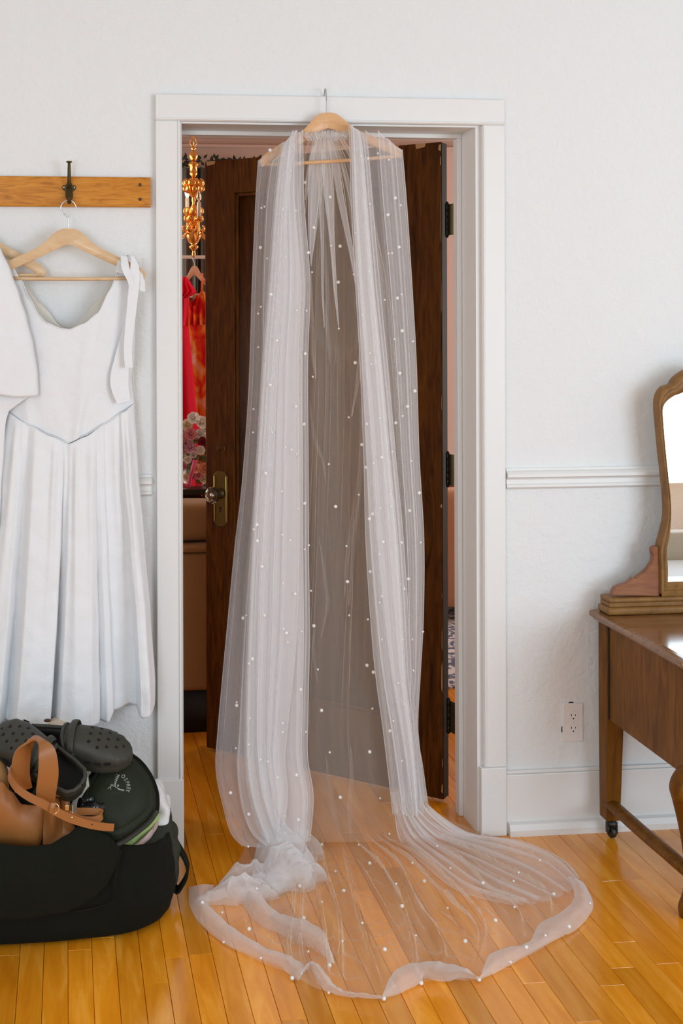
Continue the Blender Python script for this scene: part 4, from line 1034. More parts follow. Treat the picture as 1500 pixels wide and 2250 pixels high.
# body: soft block
def blob(x0, x1, y0, y1, z0, z1, n=3, amp=.008, seed=0, sc=9, nt=64, nr=26):
    cx_, cy_, cz_ = (x0+x1)/2, (y0+y1)/2, (z0+z1)/2; rows = []
    for i in range(nr+1):
        ph = -PI/2+PI*i/nr; c_, s_ = math.cos(ph), math.sin(ph)
        kz = abs(s_)**(2/n)*(1 if s_ > 0 else -1); kr = abs(c_)**(2/n); row = []
        for j in range(nt):
            a, b = se(2*PI*j/nt, n); p = Vector((cx_+(x1-x0)/2*a*kr, cy_+(y1-y0)/2*b*kr, cz_+(z1-z0)/2*kz))
            q = (p-Vector((cx_, cy_, cz_))).normalized(); p += q*wrinkle(p, sc, amp, seed); row.append(p)
        rows.append(row)
    mb = MB(); mb.grid(rows, closed=True); return mb
blob(-.10, .235, -.36, -.06, .03, .285, 3.5).obj('pack_body', GREENCLOTH, pack)
# lid: a shallow dome, D-shaped, traced rim
LID = [(205, 1700), (222, 1668), (250, 1652), (278, 1655), (305, 1672), (326, 1698), (340, 1728), (345, 1756), (342, 1784), (325, 1806), (300, 1826), (276, 1842), (256, 1850), (232, 1846), (200, 1830), (176, 1790), (180, 1740)]
lidY = lambda a, b: -.33-.16*(b-1652)/200
rim = [at(a, b, lidY(a, b)) for a, b in LID]; rim = [spline(rim+[rim[0]], 90)[i] for i in range(89)]
cen = sum(rim, Vector())/len(rim); nrm = Vector((-.05, -.80, .6)).normalized(); rows = []
for i in range(26):
    t = i/25; row = []
    for p in rim:
        q = cen.lerp(p, t); h_ = .045*(1-t**3.2) - (.006*math.exp(-((t-.80)/.03)**2)); q = q+nrm*h_; q += nrm*wrinkle(q, 22, .004, 4)*(1-t*.5); row.append(q)
    rows.append(row)
mb = MB(); mb.grid(rows, closed=True)
bk = [[cen.lerp(p, 1-k/6.)-nrm*.012 for p in rim] for k in range(7)]; mb.grid(bk, closed=True)
mb.obj('lid', GREENCLOTH, pack)
mb = MB(); mb.tube([p-nrm*.002 for p in rim]+[rim[0]-nrm*.002], .0065, 10, cap=False); o = mb.obj('lid_binding', BLACKCLOTH, pack)
mb = MB(); zp = [p for p in rim if p.z < cen.z-.02 and p.x > cen.x-.02]
zp = [at(a, b, lidY(a, b)-.012) for a, b in ((345, 1782), (328, 1806), (302, 1828), (278, 1845), (258, 1856))]
ribbon(zp, .012, nrm.cross((zp[-1]-zp[0]).normalized()), 60, .003).obj('zipper', mat('zip_tape', (.020, .018, .013), .7), pack)
mb = MB()
Zp = spline(zp, 70)
for i in range(70):
    p = Zp[i]+nrm*.002; t = (Zp[min(i+1, 69)]-Zp[max(i-1, 0)]).normalized(); w2 = nrm.cross(t)*.0035
    mb.tube([p-w2, p+w2], .0007, 5)
tag(mb.obj('zipper_teeth', mat('zip_teeth', (.05, .047, .04), .4), pack), kind='stuff')
# grey-green mouth of the pack on the right
rows = [[at(a, b, y_) for a, b, y_ in r_] for r_ in (
    [(262, 1868, -.45), (300, 1852, -.42), (335, 1825, -.36), (352, 1795, -.30), (360, 1768, -.26)],
    [(275, 1874, -.46), (312, 1862, -.43), (350, 1836, -.37), (366, 1805, -.31), (368, 1774, -.26)],
    [(300, 1880, -.46), (335, 1872, -.43), (366, 1850, -.37), (380, 1820, -.31), (378, 1795, -.26)],
    [(320, 1900, -.44), (355, 1895, -.41), (380, 1880, -.36), (388, 1850, -.31), (384, 1815, -.26)],
    [(330, 1950, -.42), (362, 1950, -.38), (382, 1940, -.34), (388, 1900, -.30), (384, 1860, -.26)])]
P = displace(surface(rows, 60, 50), lambda u, v, p, n: p+n*(.005*math.sin(v*11+2*u)+wrinkle(p, 26, .006, 6)))
mb = MB(); mb.grid(P); mb.obj('pack_mouth', GREYGREEN, pack, solid=.004)
# printed lettering and bird emblem on the lid
PRINT = mat('silver_print', (.42, .44, .40), .5)
def lidpt(a, b, up=.0): return None
def on_lid(a, b):
    d2 = ray(a, b); 
    return bvl.ray_cast(CAM, d2.normalized())[0]
lv = []; lf = []
nr_ = len(rim)
for r_ in rows if False else []: pass
lo = [o for o in bpy.data.objects if o.name == 'lid'][0]
bvl = BVHTree.FromPolygons([tuple(v.co) for v in lo.data.vertices], [tuple(p.vertices) for p in lo.data.polygons])
def glyph(ch):
    cu = bpy.data.curves.new('t', 'FONT'); cu.body = ch; cu.size = 1; cu.extrude = 0; cu.align_x = 'CENTER'; cu.resolution_u = 3
    o = bpy.data.objects.new('t', cu); S.collection.objects.link(o)
    dg = bpy.context.evaluated_depsgraph_get(); me = bpy.data.meshes.new_from_object(o.evaluated_get(dg))
    res = ([v.co.copy() for v in me.vertices], [tuple(p.vertices) for p in me.polygons])
    bpy.data.objects.remove(o); bpy.data.curves.remove(cu); bpy.data.meshes.remove(me); return res
mb = MB()
LT_ = [('O', 271, 1706, -62), ('S', 276.5, 1713, -68), ('P', 280, 1719.5, -75), ('R', 282, 1726, -84), ('E', 282.5, 1732.5, -94), ('Y', 281, 1738, -106)]
for ch_, gx, gy, ang in LT_:
    vs, fs = glyph(ch_); n = len(mb.v); a = math.radians(ang); sz = 10.5
    for v in vs:
        lx, ly = v.x*sz*.95, (v.y-.35)*sz*1.15
        # photo axes: y down
        dx = lx*math.cos(a)-ly*math.sin(a); dy = -(lx*math.sin(a)+ly*math.cos(a))
        p = on_lid(gx+dx, gy+dy); p = p if p is not None else at(gx+dx, gy+dy, lidY(gx, gy)-.04)
        mb.v.append(p+nrm*.0012)
    mb.f += [tuple(n+i for i in f) for f in fs]
mb.obj('lettering', PRINT, lo, smooth=False)
mb = MB()
def stroke(pts, r__=.0006):
    Q = []
    for a, b in pts:
        p = on_lid(a, b)
        if p is not None: Q.append(p+nrm*.0012)
    if len(Q) > 1: mb.tube(Q, r__, 5)
stroke([(262, 1703), (258, 1708), (255, 1716), (253, 1724), (254, 1730), (260, 1733), (266, 1735), (273, 1736)], .0008)
stroke([(239, 1731), (243, 1729), (246, 1726), (250, 1728), (254, 1727)], .0008); stroke([(243, 1726), (245, 1723), (248, 1724)]); stroke([(239, 1731), (237, 1734)]); stroke([(242, 1731), (244, 1735)])
stroke([(257, 1727), (260, 1724), (261, 1727), (258, 1729)], .0009)
for k in range(7):
    a0, b0 = 254+k*1.3, 1726-k*3.4; stroke([(a0, b0), (a0-5-k*.2, b0-1.5-k*.5)])
for k in range(5):
    a0, b0 = 259+k*2.8, 1733.5+k*.6; stroke([(a0, b0), (a0+2.5, b0+2.8)])
mb.obj('bird_emblem', PRINT, lo, smooth=False)

# clothes and plastic in the pack's mouth
def patch(name, quad, Ys, m_, label, cat, amp=.006, sc=20, nu=30, nv=30, solid=.004, seed=0):
    rows = [[at(a, b, y_) for (a, b), y_ in zip(r_, yy)] for r_, yy in zip(quad, Ys)]
    P = displace(surface(rows, nu, nv), lambda u, v, p, n: p+n*wrinkle(p, sc, amp, seed))
    mb = MB(); mb.grid(P); o = mb.obj(name, m_, solid=solid, origin=P[nv//2][nu//2]); return tag(o, label, cat)
patch('folded_cloth', [[(250, 1862), (275, 1850), (300, 1833), (325, 1812), (346, 1784)], [(256, 1868), (284, 1858), (308, 1842), (334, 1820), (350, 1790)], [(262, 1874), (290, 1864), (312, 1848), (338, 1824), (352, 1796)]], [[-.43, -.42, -.40, -.37, -.33], [-.425, -.42, -.39, -.36, -.32], [-.41, -.40, -.38, -.35, -.30]], LIMECLOTH, 'strip of lime green patterned cloth under the open pack lid', 'cloth', .003, 30)
patch('folded_cloth', [[(264, 1872), (288, 1861), (313, 1842), (335, 1822), (348, 1803)], [(272, 1872), (294, 1863), (318, 1846), (336, 1822), (346, 1802)], [(284, 1884), (306, 1874), (326, 1856), (340, 1830), (348, 1808)]], [[-.445, -.435, -.405, -.375, -.34], [-.455, -.445, -.41, -.37, -.33], [-.43, -.42, -.39, -.35, -.31]], PINKCLOTH, 'pale pink folded cloth below the lime green strip in the pack', 'cloth', .003, 20)
mb = blob(at(318, 1800, -.27).x, at(374, 1800, -.27).x, -.33, -.20, at(340, 1862, -.27).z, at(345, 1716, -.27).z, 2.1, .022, 3, 26, 60, 40)
tag(mb.obj('plastic_bag', PLASTICBAG, origin=at(345, 1800, -.27)), 'crumpled white plastic bag stuffed behind the open pack lid', 'plastic bag')

# pair of foam clogs
def clog_halfw(x):                                       # x 0 heel .. 1 toe
    return interp([(0, .0), (.02, .024), (.07, .037), (.2, .043), (.4, .044), (.6, .050), (.75, .054), (.88, .047), (.95, .032), (.985, .018), (1, .0)], x)
def make_clog(M, label):
    t = empty('foam_clog', M.translation, label, 'clog', None)
    LN = .275
    def put(mb): mb.v = [M @ v for v in mb.v]; return mb
    N = 60
    # sole
    rows = []
    for i in range(N):
        x = i/(N-1); h_ = clog_halfw(x); rows.append([(x*LN, -h_*1.03, .002), (x*LN, -h_*1.06, .012), (x*LN, -h_*1.0, .020), (x*LN, h_*1.0, .020), (x*LN, h_*1.06, .012), (x*LN, h_*1.03, .002)])
    put(MB().grid(rows, closed=True)).obj('sole', CLOGM, t, angle=.8)
    rows = [[(x*LN, h_*k_, .021) for k_ in (-.9, -.4, 0, .4, .9)] for x, h_ in [(i/(N-1), clog_halfw(i/(N-1))) for i in range(N)]]
    put(MB().grid(rows)).obj('footbed', CLOGIN, t)
    # low wall around the heel and sides
    def wallh(x): return interp([(0, .052), (.2, .046), (.4, .044), (.5, .052), (.6, .060)], x)
    def rimpt(s):                                        # s 0..1 left side -> heel -> right side
        xx = abs(2*s-1)*.5; sd = -1 if s < .5 else 1; xx = max(xx, 0); return xx, sd
    rows_o, rows_i = [], []
    pts = []
    for i in range(41): x = .52*(1-i/40)**1.6; pts.append((x, -1))
    for i in range(1, 41): x = .52*(i/40)**1.6; pts.append((x, 1))
    rows = []
    for (x, sd) in pts:
        h_ = clog_halfw(x)*sd; z1 = wallh(x); row = [(x*LN, h_*1.0, .018), (x*LN-.002, h_*1.06, z1*.6), (x*LN, h_*1.0, z1), (x*LN+.004*(1 if x < .05 else 0), h_*.90, z1), (x*LN+.006*(1 if x < .05 else 0), h_*.90, .020)]; rows.append(row)
    put(MB().grid(rows)).obj('side_wall', CLOGM, t)
    # toe vamp: arched shell with inner skin
    N2 = 40
    def vamp_h(x): return interp([(.42, .078), (.5, .080), (.62, .076), (.75, .064), (.88, .048), (.96, .034), (1, .020)], x)
    rows = []; rin = []
    for i in range(N2):
        x = .44+(1-.44)*i/(N2-1); h_ = max(clog_halfw(x), .0005); H_a = vamp_h(x); row = []; r2 = []
        for j in range(33):
            th = PI*j/32; c, s = math.cos(th), math.sin(th)
            back = -.05*s**2*(1 if i == 0 else 0)
            row.append(((x)*LN-(.020*s*(1-i/(N2-1))**3), -h_*abs(c)**.75*(1 if c > 0 else -1)*1.02, .018+(H_a-.018)*s**.75)); 
            r2.append(((x)*LN-(.020*s*(1-i/(N2-1))**3)-.003, -h_*abs(c)**.75*(1 if c > 0 else -1)*.92, .018+(H_a-.022)*s**.75))
        rows.append(row); rin.append(r2)
    put(MB().grid(rows)).obj('toe_cover', CLOGM, t)
    put(MB().grid(rin[:-1])).obj('toe_lining', CLOGIN, t)
    # rolled collar around the foot opening
    loop = [Vector(p) for p in rows[0][::-1]]
    wl = [Vector((x*LN, clog_halfw(x)*sd*.95, wallh(x)+.002)) for (x, sd) in pts if x < .44]
    first = wl[:len(wl)//2]; second = wl[len(wl)//2:]
    ring = [v for v in loop if v.z > .055]; ring = ring if ring[0].y < 0 else ring[::-1]
    path = second + [v for v in reversed(ring)] + first
    path = path + [path[0]]
    put(MB().tube(path, .0052, 10, cap=False)).obj('collar', CLOGM, t)
    # folded heel strap lying over the vamp
    st = [Vector((.47*LN, -.048, .048)), Vector((.46*LN, -.049, .064)), Vector((.455*LN, -.034, .079)), Vector((.45*LN, 0, .086)), Vector((.455*LN, .034, .079)), Vector((.46*LN, .049, .064)), Vector((.47*LN, .048, .048))]
    put(MB().tube(spline(st, 40), .0095, 12, flat=(1, .32), up=Vector((1, 0, 0)))).obj('heel_strap', CLOGM, t)
    for s_ in (-1, 1):
        mb = MB(); mb.lathe([(.001, 0), (.008, 0), (.008, .004), (.001, .005)], (.47*LN, s_*.048, .048), 16, axis=(0, s_, .1)); put(mb).obj('strap_rivet', CLOGM, t)
    # ventilation holes: flat black discs on the toe cover, shade given as colour
    bvc = BVHTree.FromPolygons([M.inverted() @ v for v in [M @ Vector(p) for r_ in rows for p in r_]], [(i*33+j, i*33+j+1, (i+1)*33+j+1, (i+1)*33+j) for i in range(N2-1) for j in range(32)])
    HO = [(.62, -.024), (.62, 0), (.62, .024), (.70, -.032), (.70, -.011), (.70, .011), (.70, .032), (.78, -.024), (.78, 0), (.78, .024), (.86, -.013), (.86, .013), (.92, 0)]
    first_ = None
    for (hx_, hy_) in HO:
        h = bvc.ray_cast(Vector((hx_*LN, hy_, .2)), Vector((0, 0, -1)))
        if h[0] is None: continue
        nn = h[1] if h[1].z > 0 else -h[1]
        mb = MB(); mb.lathe([(.0001, -.0003), (.0040, -.0003), (.0044, .0004), (.0001, .0002)], h[0], 14, axis=nn); put(mb).obj('vent_hole', BLACK, t)
    for s_ in (-1, 1):
        for k_ in range(3):
            x = .62+.09*k_; h_ = clog_halfw(x); nx = -(clog_halfw(x+.02)-clog_halfw(x-.02))/(.04*LN)
            q = Vector((x*LN, s_*(h_*1.025+.0006), .031)); mb = MB(); 
            tdir = Vector((1, s_*(-nx), 0)).normalized(); 
            mb.box(-.008, .008, -.0007, .0007, -.004, .004); R_ = Matrix((tdir, Vector((-tdir.y, tdir.x, 0)), Vector((0, 0, 1)))).transposed()
            mb.v = [q+R_ @ v for v in mb.v]; put(mb).obj('side_vent', BLACK, t, smooth=False)
    return t
def frame(heel, toe, up):
    heel = Vector(heel); ax_ = (Vector(toe)-heel).normalized(); up = Vector(up); up = (up-ax_*up.dot(ax_)).normalized(); b = up.cross(ax_)
    M = Matrix((ax_, b, up)).transposed().to_4x4(); M.translation = heel; return M
toeB = at(286, 1668, -.38)
make_clog(frame(toeB+Vector((-.262, .055, .012)), toeB, (-.05, -.42, .9)), 'dark olive foam clog pointing right, on top of the pack lid')
heelA = at(180, 1745, -.455)
make_clog(frame(heelA, heelA+Vector((-.205, .125, .115)), (.14, -.80, .58)), 'dark olive foam clog with its opening facing out, behind the tan handbag')

# tan leather handbag
hb = empty('leather_handbag', at(90, 1860, -.45), 'tan leather handbag with a looped handle standing in the black tote', 'handbag')
# main body: bulging front with an open mouth
MO = [(-60, 1735), (-20, 1722), (5, 1716), (22, 1735), (48, 1768), (75, 1771), (92, 1768)]
rows = []
for i in range(34):
    t = i/33; row = []
    for j in range(50):
        u = j/49; px_ = -60+(97+60)*u; y0 = interp(MO, px_); y1 = interp([(-60, 1862), (0, 1866), (86, 1872), (97, 1850)], px_); py_ = y0+(y1-y0)*t
        bul = .055*math.sin(PI*min(1, t*.9+.12))**.6*half(.5+.5*u)**.9
        row.append(at(px_-6*t*u, py_, -.445-bul))
    rows.append(row)
P = displace(rows, lambda u, v, p, n: p+Vector((0, -1, 0))*wrinkle(p, 9, .010, 5))
mb = MB(); mb.grid(P); mb.obj('bag_front', LEATHER, hb, solid=.004)
rows = []
for i in range(30):
    t = i/29; row = []
    for j in range(40):
        u = j/39; px_ = 94+(172-94)*u*(.75+.25*t); y0 = interp([(94, 1752), (120, 1738), (135, 1727), (147, 1745), (158, 1790), (172, 1815)], px_); y1 = interp([(94, 1872), (130, 1862), (160, 1836), (172, 1818)], px_); y1 = max(y1, y0+2); py_ = y0+(y1-y0)*t
        fold = .022*math.exp(-((u-.32)/.17)**2)-.010*math.exp(-((u-.62)/.06)**2)+.016*math.exp(-((u-.85)/.15)**2)
        row.append(at(px_, py_, -.440-fold*math.sin(PI*min(1, t+.2))-.02*t))
    rows.append(row)
mb = MB(); mb.grid(rows); mb.obj('bag_side', LEATHER, hb, solid=.004)
rows = [[at(-60+232*j/20, 1742+(1850-1742)*i/8, -.415+.01*math.sin(j)) for j in range(21)] for i in range(9)]
mb = MB(); mb.grid(rows); mb.obj('bag_lining', mat('bag_lining_black', (.006, .005, .004), .9), hb, solid=.003)
# rolled pocket at the side
mb = MB(); mb.tube([at(a, b, -.47) for a, b in ((121, 1738), (128, 1732), (137, 1738), (136, 1746), (128, 1749), (121, 1746), (121, 1738))], .0022, 8, cap=False); mb.obj('rolled_edge', LEATHER, hb)
mb = MB(); mb.prism([at(a, b, -.469) for a, b in ((121, 1738), (128, 1733), (136, 1739), (136, 1746), (128, 1748), (121, 1745))], (0, .001, 0)); mb.obj('pocket_inside', BLACK, hb, smooth=False)
# big handle loop
HL = [(52, 1735, -.49), (45, 1700, -.50), (50, 1655, -.51), (66, 1626, -.52), (88, 1626, -.535), (103, 1655, -.545), (106, 1700, -.545), (101, 1745, -.535), (106, 1775, -.515)]
rb = ribbon([at(*q) for q in HL], [.042, .044, .040, .026, .030, .042, .048, .046, .030], [Vector(q) for q in ((1, .1, 0), (1, .1, 0), (1, .3, .1), (.6, .9, .3), (.5, 1, -.3), (1, .35, -.1), (1, .15, 0), (1, .1, 0), (1, .1, 0))], 70, .005); rb.obj('handle', LEATHER, hb, angle=.7)
rb = ribbon([at(*q) for q in ((70, 1624, -.520), (56, 1652, -.495), (46, 1692, -.485), (42, 1722, -.48))], [.014, .030, .040, .044], Vector((1, .2, 0)), 40, .004); rb.obj('handle_inner', LEATHER, hb, angle=.7)
# shoulder strap with buckle
SP = [(27, 1683, -.500), (20, 1702, -.530), (34, 1728, -.553), (62, 1750, -.562), (95, 1766, -.565), (125, 1784, -.563), (160, 1800, -.555), (200, 1812, -.545), (232, 1817, -.540), (250, 1818, -.538)]
rb = ribbon([at(*q) for q in SP], [.010, .014, .017, .018, .019, .019, .019, .0185, .018, .017], Vector((.2, 0, 1)), 90, .0035); st = rb.obj('shoulder_strap', LEATHER, hb, angle=.7)
SP2 = [(150, 1788, -.516), (175, 1800, -.512), (205, 1802, -.508), (221, 1796, -.50), (223, 1786, -.49), (205, 1783, -.485), (168, 1783, -.482)]
rb = ribbon([at(*q) for q in SP2], .017, Vector((0, .1, 1)), 60, .003); rb.obj('strap_return', LEATHER, hb, angle=.7)
rb = ribbon([at(*q) for q in ((118, 1765, -.569), (114, 1776, -.571), (112, 1785, -.569))], .010, Vector((1, 0, .4)), 14, .004); rb.obj('strap_keeper', LEATHER, hb, angle=.7)
GOLDB = mat('pale_gold_buckle', (.80, .62, .34), .2, 1)
mb = MB(); cB = at(119, 1777, -.5655)
mb.tube([cB+Vector((.011*math.cos(t), .001, .012*math.sin(t))) for t in [2*PI*k/24 for k in range(25)]], .0013, 8, cap=False); mb.obj('buckle_ring', GOLDB, hb)
mb = MB(); a = at(143, 1770, -.562); mb.box(a.x, a.x+.009, a.y, a.y+.004, a.z-.012, a.z); b = at(159, 1770, -.560); mb.box(b.x, b.x+.002, b.y, b.y+.004, b.z-.020, b.z+.002); mb.obj('slide_clasp', GOLDB, hb, bevel=.001)
mb = MB(); mb.ball(at(158, 1796, -.558), .003, 12, 8); mb.obj('stud', GOLDB, hb)
mb = MB(); mb.lathe([(.0001, 0), (.0014, 0), (.0014, .0004), (.0001, .0004)], at(202, 1812, -.5475), 10, axis=(0, -1, .1)); mb.obj('punched_hole', BLACK, hb, smooth=False)
# carton and black clip beside the handbag
mb = MB(); c = [at(150, 1722, -.40), at(192, 1708, -.40), at(206, 1768, -.42), at(206, 1790, -.43), at(152, 1800, -.43)]
mb.prism(c, (.0, .10, .02)); tag(mb.obj('carton', CARTON, smooth=False, bevel=.002, origin=c[0]), 'plain cream carton wedged between the tan handbag and the pack lid', 'carton')
cl = empty('claw_clip', at(205, 1780, -.46), 'glossy black plastic clip lying beside the cream carton', 'clip')
mb = MB(); a = at(182, 1764, -.455); b = at(206, 1756, -.455); mb.tube([a, b], .0085, 12, flat=(1, .5)); mb.obj('clip_bar', GLOSSBLACK, cl)
mb = MB(); a = at(186, 1778, -.455); mb.tube(spline([at(182, 1778, -.455), at(200, 1776, -.475), at(216, 1778, -.475), at(226, 1778, -.465)], 16), [.013+.002*math.sin(k) for k in range(16)], 10, flat=(1, .6)); mb.obj('clip_body', GLOSSBLACK, cl)
for dx in (0, 8, 16):
    mb = MB(); mb.tube(spline([at(204+dx, 1776, -.475), at(208+dx, 1788, -.485), at(203+dx, 1795, -.475)], 10), .0028, 8); mb.obj('clip_tooth', GLOSSBLACK, cl)
# beige canvas bundle at the back
mb = blob(at(92, 1600, -.12).x, at(172, 1600, -.12).x, -.19, -.07, .30, at(120, 1581, -.14).z, 2.4, .010, 4, 18)
o = tag(mb.obj('canvas_hat', BEIGE, origin=(0, -.12, .36)), 'beige canvas bundle with a brown corner, behind the clogs against the wall', 'bundle')
mb = MB(); mb.ball(at(104, 1583, -.185), .008, 12, 8, (1.2, .6, .6)); mb.obj('leather_corner', mat('brown_corner', (.10, .035, .012), .6), o)
mb = blob(at(-60, 1700, -.42).x, at(22, 1700, -.42).x, -.46, -.36, .27, at(0, 1678, -.42).z, 2.6, .012, 9, 18)
tag(mb.obj('tan_pouch', mat('ochre_suede', (.40, .22, .08), .8), origin=at(-20, 1700, -.42)), 'ochre pouch at the left edge above the tan handbag', 'pouch')

# ================================================================== next room
# chandelier
CY = 1.75; cc = at(425, 430, CY); cxh = cc.x
chd = empty('chandelier', (cxh, CY, at(425, 565, CY).z), 'gilt chandelier with candle bulbs in the next room, left of the door edge', 'chandelier')
zz = lambda py: at(425, py, CY).z
def cprof(tab): return [(r*.0018, zz(py)) for r, py in tab]
mb = MB(); mb.lathe(cprof([(1, 322), (6, 324), (7, 327), (3, 329), (4, 331), (10, 337), (11, 343), (8, 350), (6, 353)]), (cxh, CY, 0), 20); mb.obj('stem_ball', GOLD, chd)
mb = MB(); mb.lathe(cprof([(2, 354), (11, 358), (12.5, 362), (12, 364), (9, 366), (9, 380), (10, 382), (6, 387), (3, 391)]), (cxh, CY, 0), 20); mb.obj('stem_vase', GOLD, chd)
mb = MB(); mb.lathe(cprof([(3, 391), (9, 393), (15, 400), (17, 412), (13, 424), (9, 430), (4, 434), (5, 440), (3, 447), (6, 452), (12, 462), (15, 475), (14, 488), (10, 495), (8, 500)]), (cxh, CY, 0), 24); mb.obj('stem_body', GOLD, chd)
mb = MB(); mb.lathe(cprof([(8, 500), (21, 504), (20, 512), (17, 522), (12, 532), (5, 538), (12, 541), (11, 545), (5, 549), (3, 553), (5, 558), (3, 563), (.3, 567)]), (cxh, CY, 0), 24); mb.obj('bowl_finial', GOLD, chd)
mb = MB()
for k in range(3):
    a = 2*PI*k/3+.5; mb.tube(spline([(cxh+.004*math.cos(a), CY+.004*math.sin(a), zz(322)), (cxh+.016*math.cos(a), CY+.016*math.sin(a), zz(314)), (cxh+.012*math.cos(a), CY+.012*math.sin(a), zz(306)), (cxh, CY, zz(298))], 14), .0022, 6)
for k in range(5):
    z_ = zz(298)+.028*k; mb.tube([(cxh+.008*math.cos(t)*(k % 2), CY+.008*math.cos(t)*(1-k % 2), z_+.018*math.sin(t)) for t in [2*PI*q/12 for q in range(13)]], .002, 6, cap=False)
mb.tube([(cxh, CY, zz(298)+.12), (cxh, CY, ZC)], .003, 6)
mb.obj('chain', GOLD, chd)
mb0 = MB()
for py_, R_, n_, L_ in ((405, .030, 9, .030), (418, .030, 9, .028), (468, .026, 8, .032), (484, .026, 8, .028), (506, .036, 8, .026)):
    for k in range(n_):
        a = 2*PI*k/n_+py_; d3 = Vector((math.cos(a), math.sin(a), 0)); b = Vector((cxh, CY, zz(py_)))
        mb0.tube(spline([b+d3*R_*.6-Vector((0, 0, L_*.5)), b+d3*(R_+.012), b+d3*(R_+.014)+Vector((0, 0, L_*.5)), b+d3*(R_+.002)+Vector((0, 0, L_*.75))], 10), [.003, .007, .009, .009, .008, .007, .006, .006, .005, .002], 8, flat=(.5, 1.2))
tag(mb0.obj('acanthus_leaf', GOLD, chd), kind='stuff')
for k in range(6):
    a = 2*PI*k/6 - PI/2 + .06; d3 = Vector((math.cos(a), math.sin(a), 0)); rr = .17 if k else .06
    b = Vector((cxh, CY, 0)); ztop = zz(486) if k % 2 == 0 else zz(462)
    if k == 0: d3 = Vector((.08, -1, 0)).normalized(); rr = .12
    mb = MB(); mb.tube(spline([b+d3*.02+Vector((0, 0, zz(505))), b+d3*rr*.5+Vector((0, 0, zz(530))), b+d3*rr*.95+Vector((0, 0, zz(515))), b+d3*rr+Vector((0, 0, ztop-.01))], 24), .0045, 8)
    mb.lathe([(.004, -.008), (.018, -.002), (.019, .002), (.009, .004), (.009, .010)], b+d3*rr+Vector((0, 0, ztop)), 16); mb.obj('arm', GOLD, chd)
    mb = MB(); mb.lathe([(.0085, .008), (.0085, .070), (.001, .071)], b+d3*rr+Vector((0, 0, ztop)), 14); mb.obj('candle_sleeve', CANDLE, chd)
    mb = MB(); mb.lathe([(.004, .070), (.0095, .082), (.0105, .092), (.007, .108), (.0025, .120), (.0005, .123)], b+d3*rr+Vector((0, 0, ztop)), 14); mb.obj('bulb', GLASS if k == 0 else BULB, chd)
area_c = bpy.data.lights.new('chandelier_glow', 'POINT'); area_c.energy = 5; area_c.color = (1, .70, .4); area_c.shadow_soft_size = .12
o = bpy.data.objects.new('chandelier_glow', area_c); S.collection.objects.link(o); o.location = (cxh-.19, CY-.06, zz(420))
# curtains on the far wall with a leafy garland
def curtain(x0, x1, m_, label, z0=.05, seed=0, n=7):
    rows = []
    for z_ in [zz2 for zz2 in (z0, .6, 1.2, 1.8, 2.31)]:
        rows.append([(x0+(x1-x0)*j/120, YN-.09-.028*math.sin(2*PI*n*j/120+seed+.3*z_), z_) for j in range(121)])
    mb = MB(); mb.grid(rows); return tag(mb.obj('curtain', m_, solid=.004), label, 'curtain')
xa = at(395, 700, YN-.1).x
curtain(xa-.35, xa+.085, CURTAIN, 'grey pleated curtain on the far wall, left of the dark strip', seed=1)
curtain(xa+.088, xa+.115, CURTAIN_D, 'narrow charcoal strip between two grey curtains on the far wall', seed=0, n=1)
curtain(xa+.118, xa+.62, CURTAIN, 'grey pleated curtain on the far wall, right of the dark strip', seed=2)
LEAF = mat('dark_garland_leaf', (.012, .022, .010), .6)
mb = MB()
rl = random.Random(9)
for k in range(150):
    x_ = rl.uniform(xa-.1, xa+.48); z_ = 2.325+rl.uniform(-.02, .030); d3 = Vector((rl.uniform(-1, 1), rl.uniform(-.6, .2), rl.uniform(-.2, 1))).normalized()
    p = Vector((x_, YN-.13+rl.uniform(-.02, .02), z_)); w3 = d3.cross(Vector((0, 1, 0))).normalized()*.008
    mb.prism([p, p+d3*.014+w3, p+d3*.034, p+d3*.014-w3], (0, .0012, 0))
gr = tag(mb.obj('leaf_garland', LEAF, smooth=False), 'dark green leafy garland along the top of the grey curtains', 'garland')
# white clothes rail and dresses on it
RY = 2.45; rz_ = at(425, 565, RY).z; rx = at(425, 565, RY).x
rl_ = empty('clothes_rail', (rx, RY, 0), 'white metal clothes rail in the next room, holding the bright dresses', 'clothes rail')
mb = MB(); mb.tube([(rx-.55, RY, rz_), (rx+.62, RY, rz_)], .0085, 12); mb.obj('top_bar', mat('white_enamel', (.8, .78, .76), .35), rl_)
for s_ in (-.55, .62):
    mb = MB(); mb.tube([(rx+s_, RY, .02), (rx+s_, RY, rz_)], .0115, 12); mb.tube([(rx+s_, RY-.22, .015), (rx+s_, RY+.22, .015)], .0115, 12); mb.obj('upright', mat('white_enamel', (.8, .78, .76), .35), rl_)
PEACH = mat('peach_hanger', (.80, .52, .38), .5)
pkO = at(427, 584, RY-.03)
ho, _ = make_hanger('wooden_hanger', pkO, .10, 0, 0, PEACH, 'peach coloured hanger on the white rail, holding the orange floral dress')
ho.scale = (1, 1, 1)
mb = MB(); mb.tube(spline([pkO+Vector((0, 0, -.01)), pkO+Vector((0, .005, .015)), Vector((pkO.x-.010, RY-.015, rz_)), Vector((pkO.x, RY, rz_+.012)), Vector((pkO.x+.01, RY+.005, rz_+.006))], 30), .0018, 6); mb.obj('hook', STEEL, ho)
pkP = at(385, 588, RY-.10)
hp_, _ = make_hanger('wooden_hanger', pkP, .10, 0, .5, BEECH, 'wooden hanger in the hot pink dress, mostly hidden by the door casing')
